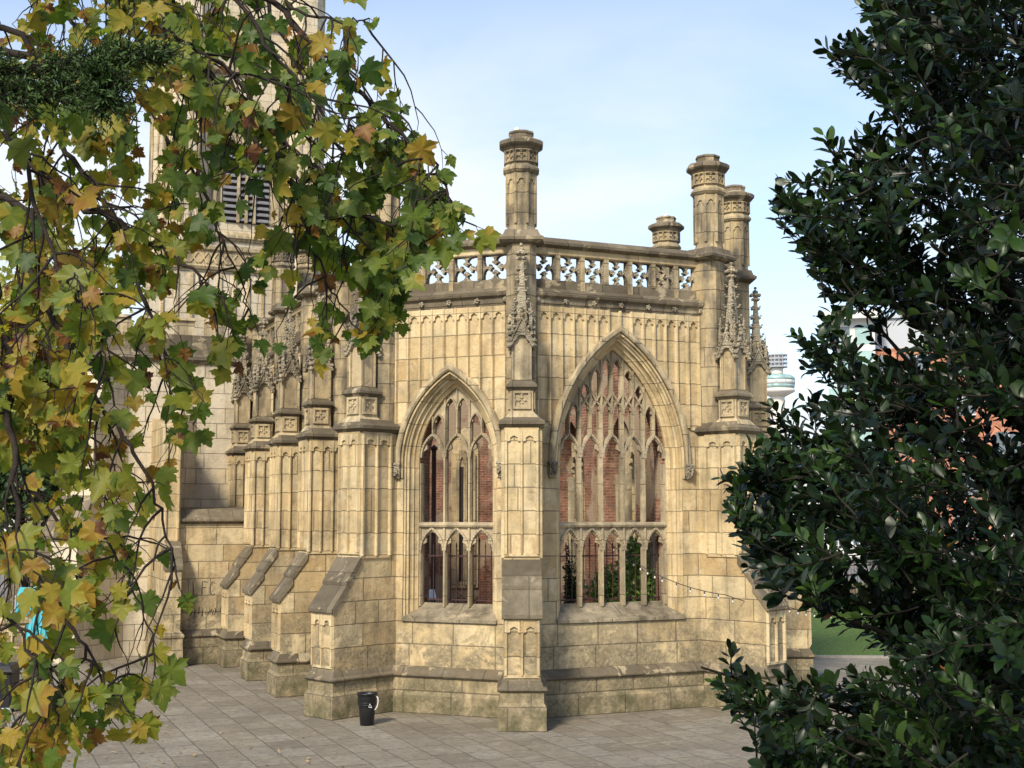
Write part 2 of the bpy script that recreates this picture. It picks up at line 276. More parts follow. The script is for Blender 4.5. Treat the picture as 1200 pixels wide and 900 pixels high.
class MB:
    def __init__(s): s.v = []; s.f = []; s.sm = []; s.tone = []
    def add(s, vs, fs, smooth=False, tone=0):
        b = len(s.v); s.v += [tuple(v) for v in vs]; s.f += [tuple(i+b for i in f) for f in fs]; s.sm += [smooth]*len(fs); s.tone += [tone]*len(fs)
    def box(s, fr, u0, u1, o0, o1, z0, z1): s.loft(fr, [(u0, u1, o0, o1, z0), (u0, u1, o0, o1, z1)])
    def loft(s, fr, lv):                                   # rectangles (u0,u1,o0,o1,z) stacked
        vs = []
        for (u0, u1, o0, o1, z) in lv: vs += [fr.pt(u0, o1, z), fr.pt(u1, o1, z), fr.pt(u1, o0, z), fr.pt(u0, o0, z)]
        fs = [(3, 2, 1, 0)]
        for i in range(len(lv)-1):
            for k in range(4): a = i*4+k; c = i*4+(k+1) % 4; fs.append((a, c, c+4, a+4))
        n = (len(lv)-1)*4; fs.append((n, n+1, n+2, n+3)); s.add(vs, fs)
    def rings(s, fr, lv, n=8, rot=22.5, smooth=False, caps=True):  # regular polygons (radius across corners, z)
        vs = []; fs = []
        for (r, z) in lv:
            for k in range(n):
                a = R(rot + 360*k/n); vs.append(fr.pt(r*math.cos(a), r*math.sin(a), z))
        for i in range(len(lv)-1):
            for k in range(n): a = i*n+k; c = i*n+(k+1) % n; fs.append((c, a, a+n, c+n))
        s.add(vs, fs, smooth)
        if caps: s.add([], []); b0 = len(s.v)-len(vs); s.f.append(tuple(b0+k for k in range(n))); s.f.append(tuple(b0+(len(lv)-1)*n+n-1-k for k in range(n))); s.sm += [False, False]; s.tone += [0, 0]
    def prism(s, fr, pts, o0, o1):                         # outline in (u, z), extruded along o
        n = len(pts); vs = [fr.pt(u, o1, z) for u, z in pts] + [fr.pt(u, o0, z) for u, z in pts]
        fs = [tuple(range(n)), tuple(range(2*n-1, n-1, -1))] + [((i+1) % n, i, i+n, (i+1) % n+n) for i in range(n)]
        s.add(vs, fs)
    def prism_o(s, fr, pts, u0, u1):                       # outline in (o, z), extruded along u
        n = len(pts); vs = [fr.pt(u0, o, z) for o, z in pts] + [fr.pt(u1, o, z) for o, z in pts]
        fs = [tuple(range(n)), tuple(range(2*n-1, n-1, -1))] + [((i+1) % n, i, i+n, (i+1) % n+n) for i in range(n)]
        s.add(vs, fs)
    def strip(s, fr, curves):                              # curves: list of lists of (u,o,z)
        n = len(curves[0]); vs = []; fs = []
        for c in curves: vs += [fr.pt(*p) for p in c]
        for j in range(len(curves)-1):
            for i in range(n-1): a = j*n+i; fs.append((a, a+1, a+1+n, a+n))
        s.add(vs, fs)
    def blob(s, p, r, seed=None, sq=(1, 1, 1)):
        m = Matrix.Rotation(random.uniform(0, 6), 3, 'Z') @ Matrix.Rotation(random.uniform(0, 3), 3, 'X')
        vs = []
        for v in ICO_V:
            q = m @ v; k = r*random.uniform(.75, 1.2); vs.append(Vector(p) + Vector((q.x*sq[0]*k, q.y*sq[1]*k, q.z*sq[2]*k)))
        s.add(vs, ICO_F, True)
    def tube(s, pts, rads, n=6, caps=True):
        vs = []; fs = []; prev = None
        for i, p in enumerate(pts):
            d = (pts[min(i+1, len(pts)-1)] - pts[max(i-1, 0)]); d = d.normalized() if d.length > 1e-9 else Vector((0, 0, 1))
            a = prev if prev else (Vector((0, 0, 1)) if abs(d.z) < .9 else Vector((1, 0, 0)))
            x = (a - d*a.dot(d)); x = x.normalized() if x.length > 1e-6 else d.orthogonal().normalized(); prev = x; y = d.cross(x)
            for k in range(n):
                t = 2*math.pi*k/n; vs.append(p + (x*math.cos(t) + y*math.sin(t))*rads[i])
        for i in range(len(pts)-1):
            for k in range(n): a = i*n+k; c = i*n+(k+1) % n; fs.append((a, c, c+n, a+n))
        s.add(vs, fs, True)
    def build(s, name, mat, parent=None, bevel=0):
        me = bpy.data.meshes.new(name); me.from_pydata(s.v, [], s.f); me.materials.append(mat)
        me.polygons.foreach_set('use_smooth', s.sm)
        at = me.attributes.new('tone', 'FLOAT', 'FACE'); at.data.foreach_set('value', [float(x) for x in s.tone])
        uvl = me.uv_layers.new(name='UVMap'); uvs = [0.0]*(2*len(me.loops))
        if len(s.f) < 60000:
            for p in me.polygons:
                n = p.normal
                h = math.hypot(n.x, n.y)
                for li in p.loop_indices:
                    c = me.vertices[me.loops[li].vertex_index].co
                    if h > .35: uvs[2*li] = (-n.y*c.x + n.x*c.y)/h; uvs[2*li+1] = c.z
                    else: uvs[2*li] = c.x*.917+c.y*.399; uvs[2*li+1] = -c.x*.399+c.y*.917
            uvl.data.foreach_set('uv', uvs)
        me.update(); o = bpy.data.objects.new(name, me); COL.objects.link(o)
        if parent: o.parent = parent
        if bevel:
            b = o.modifiers.new('bevel', 'BEVEL'); b.width = bevel; b.segments = 1; b.limit_method = 'ANGLE'; b.angle_limit = R(40)
        return o
def tag(o, label=None, cat=None, group=None, kind=None):
    if label: o['label'] = label
    if cat: o['category'] = cat
    if group: o['group'] = group
    if kind: o['kind'] = kind
    return o
def empty(name, label, cat, loc=(0, 0, 0), group=None):
    # parts are built in world coordinates, so the empty itself carries no transform for them; the origin marker sits at the base
    o = bpy.data.objects.new(name, None); COL.objects.link(o); tag(o, label, cat, group); return o
def struct(o): o['kind'] = 'structure'; return o

# ---------------------------------------------------------------- ground
def sheet(name, pts, z, mat):
    mb = MB(); n = len(pts); mb.add([Vector((x, y, z)) for x, y in pts], [tuple(range(n))]); return struct(mb.build(name, mat))
sheet('ground', [(-2500, -300), (2500, -300), (2500, 3500), (-2500, 3500)], -.012, M['earth'])
sheet('pavement', [(-40, -5), (26, -5), (26, 60), (-40, 60)], 0, M['paving'])
N_DIR = (-.3987, .9171)
# planting bed on the left, its kerb and a grass edge
K0 = Vector((-9.75, 25.4)); kd = Vector(N_DIR)
def kpt(s, off): return (K0.x + kd.x*s - kd.y*off, K0.y + kd.y*s + kd.x*off)   # off > 0 : to the left
sheet('planting_bed', [kpt(-16, .12), kpt(.2, .12), kpt(.2, 12), kpt(-16, 12)], .03, M['soil'])
sheet('grass_verge', [kpt(-16, .95), kpt(-3.2, .95), kpt(-3.2, 12), kpt(-16, 12)], .045, M['grass'])
mb = MB(); kf = Frame(K0.x, K0.y, 113.5)
for i in range(18): mb.box(kf, -16+i*.9+.004, -16+(i+1)*.9-.004, -.13, 0, -.01, .055)
struct(mb.build('kerb', M['pave_kerb'], bevel=.008))
# lawn and path to the right of the church
sheet('lawn', [(8.0, 34.6), (17, 34.2), (26, 40), (26, 58), (8.4, 58)], .03, M['grass'])
mb = MB(); lf = Frame(8.0, 34.55, -2.5)
mb.box(lf, 0, 9, 0, .1, -.01, .07); struct(mb.build('lawn_kerb', M['pave_kerb']))

# ---------------------------------------------------------------- church
A = 23.5
C1 = (.18, 24.5)
FR = Frame(C1[0], C1[1], A)                                   # east wall, u from C1
LE, LC, LS = 4.3, 3.0, 2.72
p = FR.pt(LE, 0, 0); C2 = (p.x, p.y)
FS = Frame(C2[0], C2[1], A+45)                                # south cant
p = FS.pt(LS, 0, 0); C3 = (p.x, p.y)
FSW = Frame(C3[0], C3[1], A+90)                               # south wall
tmp = Frame(C1[0], C1[1], A-45); p = tmp.pt(-LC, 0, 0); C0 = (p.x, p.y)
FL = Frame(C0[0], C0[1], A-45)                                # north cant
LN = 11.4
tmp = Frame(C0[0], C0[1], A-90); p = tmp.pt(-LN, 0, 0); CN = (p.x, p.y)
FN = Frame(CN[0], CN[1], A-90)                                # north wall, u from far end (0) to C0 (LN)

church = empty('church', 'ruined golden sandstone gothic church with an angled east end, traceried windows and pinnacles', 'church')

def arch(uc, wd, c, z0, zs, n=12):
    r = wd + c; tm = math.acos(max(-1, min(1, c/r))); L_ = [(uc-wd, z0)]
    for i in range(n+1): t = tm*i/n; L_.append((uc + c - r*math.cos(t), zs + r*math.sin(t)))
    Rr = [(2*uc-u, z) for u, z in reversed(L_[:-1])]
    return L_ + Rr
def ztop(uc, wd, c, zs, u):
    r = wd+c; k = r*r - (abs(u-uc)+c)**2
    return zs + math.sqrt(k) if k > 0 else zs
def cusped(u0, u1, zs, za, depth=.26, n=10):
    # left springing -> apex -> right springing, with one cusp on each side
    wd = (u1-u0)/2; h = za-zs; c = max(.0, (h*h - wd*wd)/(2*wd)); r = wd+c; tm = math.acos(c/r); um = (u0+u1)/2; pts = []
    for i in range(n+1):
        t = tm*i/n; u = um + c - r*math.cos(t); z = zs + r*math.sin(t); k = i/n
        b = depth*wd*max(0, 1-abs(k-.42)/.17)**.8 if abs(k-.42) < .17 else 0
        pts.append((u + b, z - b*.35))
    return pts + [(2*um-u, z) for u, z in reversed(pts[:-1])]
def head_plate(mb, fr, u0, u1, zs, za, top, o0, o1, depth=.26, n=10):
    a = cusped(u0, u1, zs, za, depth, n); k = 6
    tp = [(u0+(u1-u0)*i/k, top(u0+(u1-u0)*i/k)) for i in range(k+1)]
    a = [(u, min(z, top(u)-.008)) for u, z in a]
    mb.prism(fr, [(u0-.0005, zs-.004)] + tp + [(u1+.0005, zs-.004)] + a[::-1], o0, o1)
def cusp_shape(s):                                            # foliated cusp pointing up from the middle of a side of length s
    return [(-.46*s, 0), (-.27*s, .022*s), (-.12*s, .07*s), (-.05*s, .15*s), (-.045*s, .235*s), (-.12*s, .25*s), (-.135*s, .31*s), (-.06*s, .335*s), (-.05*s, .37*s), (0, .41*s),
            (.05*s, .37*s), (.06*s, .335*s), (.135*s, .31*s), (.12*s, .25*s), (.045*s, .235*s), (.05*s, .15*s), (.12*s, .07*s), (.27*s, .022*s), (.46*s, 0)]
def quatrefoil(mb, fr, uc, zc, s, o0, o1, border=.05):        # square panel with four cusps
    h = s/2
    for k in range(4):
        a = math.pi/2*k; ca, sa = math.cos(a), math.sin(a); pts = []
        for x, y in cusp_shape(s):
            y2 = y-h; pts.append((uc + x*ca - y2*sa, zc + x*sa + y2*ca))
        mb.prism(fr, pts, o0+.012, o1-.012)
    if border:
        b = border
        mb.box(fr, uc-h-b, uc-h, o0, o1, zc-h, zc+h); mb.box(fr, uc+h, uc+h+b, o0, o1, zc-h, zc+h)
        mb.box(fr, uc-h-b, uc+h+b, o0, o1+.003, zc-h-b, zc-h); mb.box(fr, uc-h-b, uc+h+b, o0, o1+.003, zc+h, zc+h+b)

Z_PL, Z_ST, Z_SILL, Z_SILLT, Z_TR, Z_SPR = .68, .82, 1.73, 2.06, 3.60, 4.82
Z_COR, Z_PAR, Z_TOP = 7.84, 8.17, 9.23
Z_PANEL0 = 5.55
TH = .34

def make_window(fr, uc, w, hi, nl, tiers, detail=True):
    """traceried window: w = half width of the light opening, hi = rise of its arch, nl = number of lights"""
    c = (hi*hi - w*w)/(2*w); zs = Z_SPR
    mb = MB()
    prof = [(.205, .001), (.205, -.03), (.17, -.045), (.165, -.085), (.125, -.10), (.135, -.15), (.10, -.19), (.065, -.20), (.06, -.24), (.03, -.27), (.0, -.29), (.0, -TH-.01)]
    if not detail: prof = [(.205, .001), (.10, -.12), (.1, -.2), (0, -.29), (0, -TH-.01)]
    mb.strip(fr, [[(u, o, z) for u, z in arch(uc, w+k, c, Z_SILL, zs)] for k, o in prof])
    win = mb.build('window', M['stone_plain'], church)        # the moulded reveal carries the window's other pieces
    # sill
    mb = MB(); mb.prism_o(fr, [(.05, Z_SILL), (.05, Z_SILL+.06), (-.06, Z_SILL+.10), (-.50, Z_SILLT), (-.50, Z_SILL)], uc-w-.203, uc+w+.203)
    mb.build('sill', M['stone_sill'], win)
    # hood mould with carved stops
    if detail:
        mb = MB(); zh = zs + .02
        pr = [(.26, 0.0), (.255, .075), (.285, .10), (.35, .10), (.38, .05), (.385, 0.0)]
        zb = zs-.02
        mb.strip(fr, [[(u, o, z) for u, z in arch(uc, w+k, c, zb, zs, 16)] for k, o in pr])
        mb.build('hood_mould', M['stone_mould'], win)
        mb = MB()
        pr = [(.20, .0), (.205, .035), (.235, .04), (.262, .0)]
        mb.strip(fr, [[(u, o, z) for u, z in arch(uc, w+k, c, zs-.3, zs, 16)] for k, o in pr]); mb.build('arch_roll', M['stone_plain'], win)
        for sgn in (-1, 1):
            mb = MB(); u = uc + sgn*(w+.32)
            mb.loft(fr, [(u-.055, u+.055, 0, .06, zb-.30), (u-.085, u+.085, 0, .12, zb-.16), (u-.075, u+.075, 0, .13, zb-.05), (u-.09, u+.09, 0, .15, zb-.02), (u-.09, u+.09, 0, .13, zb+.02)])
            for k in range(6): mb.blob(fr.pt(u+random.uniform(-.06, .06), .12, zb-.05-.035*k), .035)
            mb.build('hood_stop', M['stone_carved'], win)
    # tracery
    T0, T1 = -.47, -.33                                       # back and front of the tracery
    lw = 2*w/nl
    def top(u): return ztop(uc, w, c, zs, u)
    def mullion(u, zt, z0=Z_SILLT-.06, hw=.036, o0=T0, o1=T1):
        pts = [(-hw, -.03), (-hw*.45, .045), (hw*.45, .045), (hw, -.03), (hw, -.09), (hw*.4, -.14), (-hw*.4, -.14), (-hw, -.09)]
        m_ = MB(); oc = T1-.04; vs = []
        for z in (z0, zt):
            for du, do in pts: vs.append(fr.pt(u+du, oc+do, z))
        n = len(pts); m_.add(vs, [tuple(range(n-1, -1, -1)), tuple(range(n, 2*n))] + [(i, (i+1) % n, (i+1) % n+n, i+n) for i in range(n)]); return m_
    for i in range(1, nl):
        u = uc - w + i*lw; mullion(u, top(u)).build('mullion', M['stone_mull'], win)
    for u in (uc-w+.012, uc+w-.012):
        mullion(u, zs, hw=.028).build('jamb_shaft', M['stone_mull'], win)
    # transom
    mb = MB(); mb.prism_o(fr, [(T1+.03, Z_TR-.045), (T1+.05, Z_TR-.01), (T1+.045, Z_TR+.02), (T1-.02, Z_TR+.05), (T0, Z_TR+.05), (T0, Z_TR-.045)], uc-w-.03, uc+w+.03); mb.build('transom', M['stone_mull'], win)
    # cusped heads below the transom, heads of the upper lights, smaller panels above
    mb = MB(); lowm = MB()
    def bar(m_, pts, hw=.02, o0=T1-.06, o1=T1+.012):          # a raised rib that follows a head
        for (a, b_) in zip(pts[:-1], pts[1:]):
            d = Vector((b_[0]-a[0], b_[1]-a[1])); ln = d.length
            if ln < 1e-4: continue
            n_ = Vector((-d.y, d.x))/ln*hw; e_ = d/ln*.006
            m_.prism(fr, [(a[0]-n_.x-e_.x, a[1]-n_.y-e_.y), (a[0]+n_.x-e_.x, a[1]+n_.y-e_.y), (b_[0]+n_.x+e_.x, b_[1]+n_.y+e_.y), (b_[0]-n_.x+e_.x, b_[1]-n_.y+e_.y)], o0, o1)
    def plain(u0, u1, a0, a1, n=8):
        return cusped(u0, u1, a0, a1, 0, n)
    for i in range(nl):
        u0 = uc - w + i*lw; u1 = u0+lw
        head_plate(lowm, fr, u0+.03, u1-.03, 3.10, 3.46, lambda u: Z_TR-.05, T0+.05, T1-.03, .34)
        bar(lowm, plain(u0+.02, u1-.02, 3.10, 3.53))
        zt = lambda u: min(top(u), 5.42)
        um = (u0+u1)/2
        arch_edge = top(u0+.03) if abs(u0-uc) > abs(u1-uc) else top(u1-.03)
        a1 = min(5.36, max(top(um)-.12, zs+.2)); a0 = a1-.42
        def strip_top(u, a1=a1, a0=a0, um=um, lw=lw):         # follows the pointed head so the spandrels above stay open
            k = abs(u-um)/(lw/2); return min(top(u)-.0, a1 + .05 - (a1-a0)*k*k*.85)
        head_plate(mb, fr, u0+.03, u1-.03, a0, a1-.03, strip_top, T0+.05, T1-.03, .34)
        bar(mb, plain(u0+.02, u1-.02, a0, a1+.03))
        # super mullion from the head up to the arch
        if top(um) > a1+.25:
            mullion(um, top(um), a1, hw=.026).build('super_mullion', M['stone_mull'], win)
        for s_ in (0, 1):
            q0 = u0 + s_*lw/2; q1 = q0 + lw/2; qm = (q0+q1)/2
            inner, outer = (q0, q1) if abs(q0-uc) < abs(q1-uc) else (q1, q0)
            tz = [x for x in tiers if x < min(top(q0), top(q1)) - .28]
            for z_ in tz:
                head_plate(mb, fr, q0+.02, q1-.02, z_-.2, z_, (lambda u, z_=z_, qm=qm, lw=lw: z_+.05-.22*(abs(u-qm)/(lw/4))**2*.7), T0+.05, T1-.03, .36, 8)
                bar(mb, plain(q0+.01, q1-.01, z_-.2, z_+.03, 6), .016)
                # ogee spurs standing on the head
                bar(mb, [(qm, z_+.02), (qm-.03, z_+.09), (q0+.03, z_+.17), (q0+.01, z_+.24)], .014); bar(mb, [(qm, z_+.02), (qm+.03, z_+.09), (q1-.03, z_+.17), (q1-.01, z_+.24)], .014)
            zi = min(top(q0+.02), top(q1-.02), top(qm))
            if zi > a1+.12:
                head_plate(mb, fr, q0+.02, q1-.02, zi-.24, zi-.03, top, T0+.05, T1-.03, .36, 8)
                bar(mb, plain(q0+.01, q1-.01, zi-.24, zi-.0, 6), .012)
    if mb.v: mb.build('upper_tracery', M['stone_mull'], win)
    lowm.build('lower_tracery', M['stone_mull'], win)
    return w, c, zs
M['stone_mull'] = ashlar('mullion_stone', [(.33, .26, .16), (.42, .34, .21), (.47, .39, .26), (.36, .29, .19)], row=1.1, bw=3, stain=.55, moss=False, joint=.3, streak=.15)

def wall_with_hole(mb, fr, u0, u1, z0, z1, o0, o1, hole, extra=0.0):
    """hole = (uc, w, c, zs, zsill) or None"""
    if not hole: mb.box(fr, u0, u1, o0, o1, z0, z1); return
    uc, w, c, zs, zb = hole; w = w+extra
    mb.box(fr, u0, uc-w, o0, o1, z0, z1); mb.box(fr, uc+w, u1, o0, o1, z0, z1); mb.box(fr, uc-w, uc+w, o0, o1, z0, zb)
    pts = arch(uc, w, c, zb, zs)[1:-1]
    mb.prism(fr, [(uc-w, z1)] + pts + [(uc+w, z1)], o0, o1)

def bay(fr, u0, u1, hole, panels=None, detail=True, plinth=True):
    """one wall bay; hole = (uc, w, hi, lights, tiers)"""
    hd = None
    if hole:
        uc, w, hi, nl, tiers = hole; c = (hi*hi-w*w)/(2*w); hd = (uc, w, c, Z_SPR, Z_SILL)
    mb = MB(); wall_with_hole(mb, fr, u0, u1, 0, Z_PAR, -TH, 0, hd, .204); wl = mb.build('wall', M['stone'], church)
    mb = MB(); wall_with_hole(mb, fr, u0+.1, u1-.1, 0, Z_PAR-.02, -.78, -TH-.006, hd, .0); mb.build('brick_lining', M['brick'], wl)
    if hole: make_window(fr, uc, w, hi, nl, tiers, detail)
    # plinth, string course
    mb = MB(); mb.prism_o(fr, [(-.1, -.02), (.17, -.02), (.17, .34), (.12, .42), (.12, Z_PL), (-.1, Z_PL)], u0, u1); mb.build('plinth', M['stone_low'], wl)
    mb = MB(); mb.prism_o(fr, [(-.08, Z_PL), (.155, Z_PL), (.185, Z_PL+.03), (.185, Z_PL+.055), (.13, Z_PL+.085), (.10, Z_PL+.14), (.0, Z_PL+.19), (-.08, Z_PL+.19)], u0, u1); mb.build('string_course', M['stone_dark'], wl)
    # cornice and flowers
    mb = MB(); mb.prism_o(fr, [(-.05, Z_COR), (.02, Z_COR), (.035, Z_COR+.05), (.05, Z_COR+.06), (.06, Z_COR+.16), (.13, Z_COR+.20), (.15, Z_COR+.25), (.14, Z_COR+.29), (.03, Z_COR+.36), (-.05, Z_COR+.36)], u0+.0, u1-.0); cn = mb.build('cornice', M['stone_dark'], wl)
    if detail:
        n = max(2, round((u1-u0)/.62))
        for i in range(n):
            mb = MB(); u = u0 + (u1-u0)*(i+.5)/n
            for k in range(5): mb.blob(fr.pt(u+.035*math.cos(k*1.256), .085, Z_COR+.115+.035*math.sin(k*1.256)), .028)
            mb.blob(fr.pt(u, .10, Z_COR+.115), .025); mb.build('carved_flower', M['stone_carved'], cn)
    # blind panels
    if panels:
        ua, ub, n = panels; pw = (ub-ua)/n; mb = MB()
        c_ = hd[2] if hd else 0
        def zb(u):
            if hd and abs(u-hd[0]) < hd[1]+.38: return max(Z_PANEL0, ztop(hd[0], hd[1]+.37, c_, Z_SPR, u))
            return Z_PANEL0
        for i in range(n+1):
            u = ua+i*pw
            z0 = zb(u)
            if z0 < 7.6: mb.loft(fr, [(u-.034, u+.034, -.02, .004, z0), (u-.034, u+.034, -.02, .004, Z_COR+.01)]); mb.prism_z(fr, [(u-.036, .0), (u-.014, .062), (u+.014, .062), (u+.036, .0)], z0, Z_COR+.01)
        for i in range(n):
            a = ua+i*pw+.02; b_ = a+pw-.04; zz = 7.56
            if max(zb(a), zb(b_), zb((a+b_)/2)) > 7.45: continue
            head_plate(mb, fr, a, b_, zz, zz+.17, lambda u: Z_COR+.005, -.02, .045, .36, 8)
        if hd:
            for s_ in (-1, 1): pass
        mb.box(fr, ua-.03, hd[0]-hd[1]-.40 if hd else ub, -.02, .03, Z_PANEL0-.05, Z_PANEL0)
        if hd: mb.box(fr, hd[0]+hd[1]+.40, ub+.03, -.02, .03, Z_PANEL0-.05, Z_PANEL0)
        mb.build('blind_panelling', M['stone_plain'], wl)
    return wl
def prism_z(s, fr, pts, z0, z1):
    n = len(pts); vs = [fr.pt(u, o, z0) for u, o in pts] + [fr.pt(u, o, z1) for u, o in pts]
    s.add(vs, [tuple(range(n)), tuple(range(2*n-1, n-1, -1))] + [((i+1) % n, i, i+n, (i+1) % n+n) for i in range(n)])
MB.prism_z = prism_z

def parapet(fr, u0, u1, n, detail=True):
    mb = MB(); o0, o1 = -.24, -.04
    pitch = (u1-u0)/n; s = pitch-.11; zc0, zc1 = 8.40, 8.87
    mb.box(fr, u0, u1, o0, o1, Z_PAR, 8.385)
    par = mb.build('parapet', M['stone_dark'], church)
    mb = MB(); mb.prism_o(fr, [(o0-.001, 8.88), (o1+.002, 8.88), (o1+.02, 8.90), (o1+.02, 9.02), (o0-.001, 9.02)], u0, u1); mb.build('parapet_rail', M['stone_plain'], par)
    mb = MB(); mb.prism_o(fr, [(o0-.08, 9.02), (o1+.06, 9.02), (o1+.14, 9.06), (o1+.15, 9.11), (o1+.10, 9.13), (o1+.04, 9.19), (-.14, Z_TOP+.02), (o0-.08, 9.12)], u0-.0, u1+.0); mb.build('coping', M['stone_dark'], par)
    for i in range(n+1):
        u = u0+i*pitch; mb = MB()
        ua, ub = max(u0, u-.05), min(u1, u+.05)
        mb.box(fr, ua, ub, o0+.02, o1+.015, 8.38, 8.883)
        if i % 2 == 0: mb.prism(fr, [(ua, Z_PAR+.01), (ub, Z_PAR+.01), (ub, 8.39), (ua, 8.39)], o1-.01, o1+.03)
        mb.build('baluster', M['stone_turret'], par)
    for i in range(n):
        mb = MB(); uc = u0+(i+.5)*pitch
        hs = (pitch-.10)/2; hz = (8.883-8.384)/2; zc = 8.384+hz
        for k in range(4):
            a = math.pi/2*k; ca, sa = math.cos(a), math.sin(a); L2 = hs if k % 2 == 0 else hz; D2 = hz if k % 2 == 0 else hs; S = 2*L2; sc = 2*min(hs, hz)
            pts = []
            for x, y in cusp_shape(1.0):
                X = x*S*1.04; Yy = (y*sc*1.0) - D2; pts.append((uc + X*ca - Yy*sa, zc + X*sa + Yy*ca))
            mb.prism(fr, pts, o0+.05, o1-.03)
        mb.build('quatrefoil', M['stone_carved'], par)
    return par

def crocketed_spire(fr, z0, z1, w0, parent, big=True):
    """square tapering spire with crockets and a finial"""
    mb = MB(); zt = z0 + (z1-z0)*.80
    mb.loft(fr, [(-w0, w0, -w0, w0, z0), (-.035, .035, -.035, .035, zt), (-.03, .03, -.03, .03, z1-.1)])
    nk = 7 if big else 5
    for i in range(nk):
        k = (i+.3)/nk; z = z0+(zt-z0)*k; r = w0*(1-k)+.035*k
        for sx in (-1, 1):
            for sy in (-1, 1):
                p_ = fr.pt(sx*(r+.02), sy*(r+.02), z); mb.blob(p_, .048-.014*k, sq=(1, 1, .8))
                p_ = fr.pt(sx*(r+.055-.02*k), sy*(r+.055-.02*k), z+.045); mb.blob(p_, .040-.012*k, sq=(1, 1, .7))
        if i % 2 == 0 and k < .6:
            for dx, dy in ((1, 0), (-1, 0), (0, 1), (0, -1)): mb.blob(fr.pt(dx*(r+.02), dy*(r+.02), z+.08), .035)
    sp_ = mb.build('spire', M['stone_carved'], parent)
    mb = MB()
    for dz, rr, sp2 in ((-.30, .075, .055), (-.20, .10, .075), (-.12, .055, .03), (-.04, .045, 0)):
        if sp2:
            for k in range(6): a = k*math.pi/3; mb.blob(fr.pt(rr*math.cos(a), rr*math.sin(a), z1+dz), sp2*.62)
        mb.blob(fr.pt(0, 0, z1+dz), rr*.9)
    mb.build('finial', M['stone_carved'], sp_)
    return sp_

def pinnacle(fr, parent, zo=0, k=1.0):
    """pedestal, gabled niche and crocketed spire; fr is centred on its axis with o towards the front"""
    mb = MB(); h = .215
    mb.loft(fr, [(-h-.09, h+.09, -h-.09, h+.09, 5.60), (-h, h, -h, h, 5.72), (-h, h, -h, h, 6.12)])
    ped = mb.build('pinnacle', M['stone_mould'], parent)
    mb = MB()
    for da in (0, 90, -90):
        f2 = fr.sub(0, 0, da); quatrefoil(mb, f2, 0, 5.93, .25, h-.01, h+.035, .045)
    mb.build('quatrefoil', M['stone_mould'], ped)
    mb = MB(); mb.loft(fr, [(-h, h, -h, h, 6.10), (-h-.045, h+.045, -h-.045, h+.045, 6.15), (-h-.075, h+.075, -h-.075, h+.075, 6.17), (-h-.07, h+.07, -h-.07, h+.07, 6.215), (-.19, .19, -.19, .19, 6.30)])
    mb.build('pedestal_cap', M['stone_dark'], ped)
    mb = MB(); q = .185
    mb.box(fr, -q+.03, q-.03, -q+.03, q-.03, 6.28, 7.25)
    for sx in (-1, 1):
        for sy in (-1, 1): mb.box(fr, sx*q-.035 if sx > 0 else sx*q-.002, sx*q+.002 if sx > 0 else sx*q+.035, sy*q-.035 if sy > 0 else sy*q-.002, sy*q+.002 if sy > 0 else sy*q+.035, 6.28, 7.02)
    mb.build('niche', M['stone_mould'], ped)
    mb = MB()
    for da in (0, 90, -90, 180):
        f2 = fr.sub(0, 0, da)
        mb.prism(f2, [(-q-.045, 6.98), (-q+.01, 6.98)] + cusped(-q+.03, q-.03, 6.99, 7.16, .3, 6) + [(q-.01, 6.98), (q+.045, 6.98), (0, 7.46)], q-.03, q+.045)
        for s_ in (-1, 1):
            a = (s_*(q+.07), 6.97); b_ = (0, 7.53); c_ = (0, 7.45); d_ = (s_*(q+.035), 6.97)
            pts = [a, b_, c_, d_] if s_ < 0 else [d_, c_, b_, a]
            mb.prism(f2, pts, q-.02, q+.07)
    for da in (0, 90, -90):
        f2 = fr.sub(0, 0, da)
        for s_ in (-1, 1):
            for i in range(4):
                kk = (i+.4)/4; mb.blob(f2.pt(s_*(q+.09)*(1-kk*.85), q+.05, 7.00+.50*kk), .042)
            mb.blob(f2.pt(s_*(q+.06), q+.03, 6.95), .05)
        for i in range(3): mb.blob(f2.pt(0, q+.02-.02*i, 7.54+.075*i), .05-.006*i)
    mb.build('gable', M['stone_carved'], ped)
    # cluster of small crocketed corner shafts around the spire foot
    for sx in (-1, 1):
        for sy in (-1, 1):
            f2 = fr.sub(sx*.17, sy*.17)
            mb = MB(); mb.loft(f2, [(-.035, .035, -.035, .035, 7.05), (-.03, .03, -.03, .03, 7.45), (-.006, .006, -.006, .006, 7.80)])
            for i in range(4): mb.blob(f2.pt(.03*math.cos(i*2), .03*math.sin(i*2), 7.47+.085*i), .036-.004*i)
            mb.build('corner_shaft', M['stone_carved'], ped)
    crocketed_spire(fr, 7.1, 8.95*k, .135, ped)
    return ped

def panel_ribs(mb, fr, u0, u1, n, z0, z1, o, top=True):
    pw = (u1-u0)/n
    for i in range(n+1):
        u = u0+i*pw; hw = .026 if 0 < i < n else .036
        mb.prism_z(fr, [(u-hw, o-.006), (u-hw*.5, o+.05), (u+hw*.5, o+.05), (u+hw, o-.006)], z0, z1)
    for i in range(n): head_plate(mb, fr, u0+i*pw+.018, u0+(i+1)*pw-.018, z1-.28, z1-.11, lambda u: z1-.002, o-.01, o+.036, .36, 8)
    mb.box(fr, u0-.03, u1+.03, o-.006, o+.03, z1-.01, z1+.035); mb.box(fr, u0-.02, u1+.02, o-.006, o+.028, z0-.04, z0+.01)

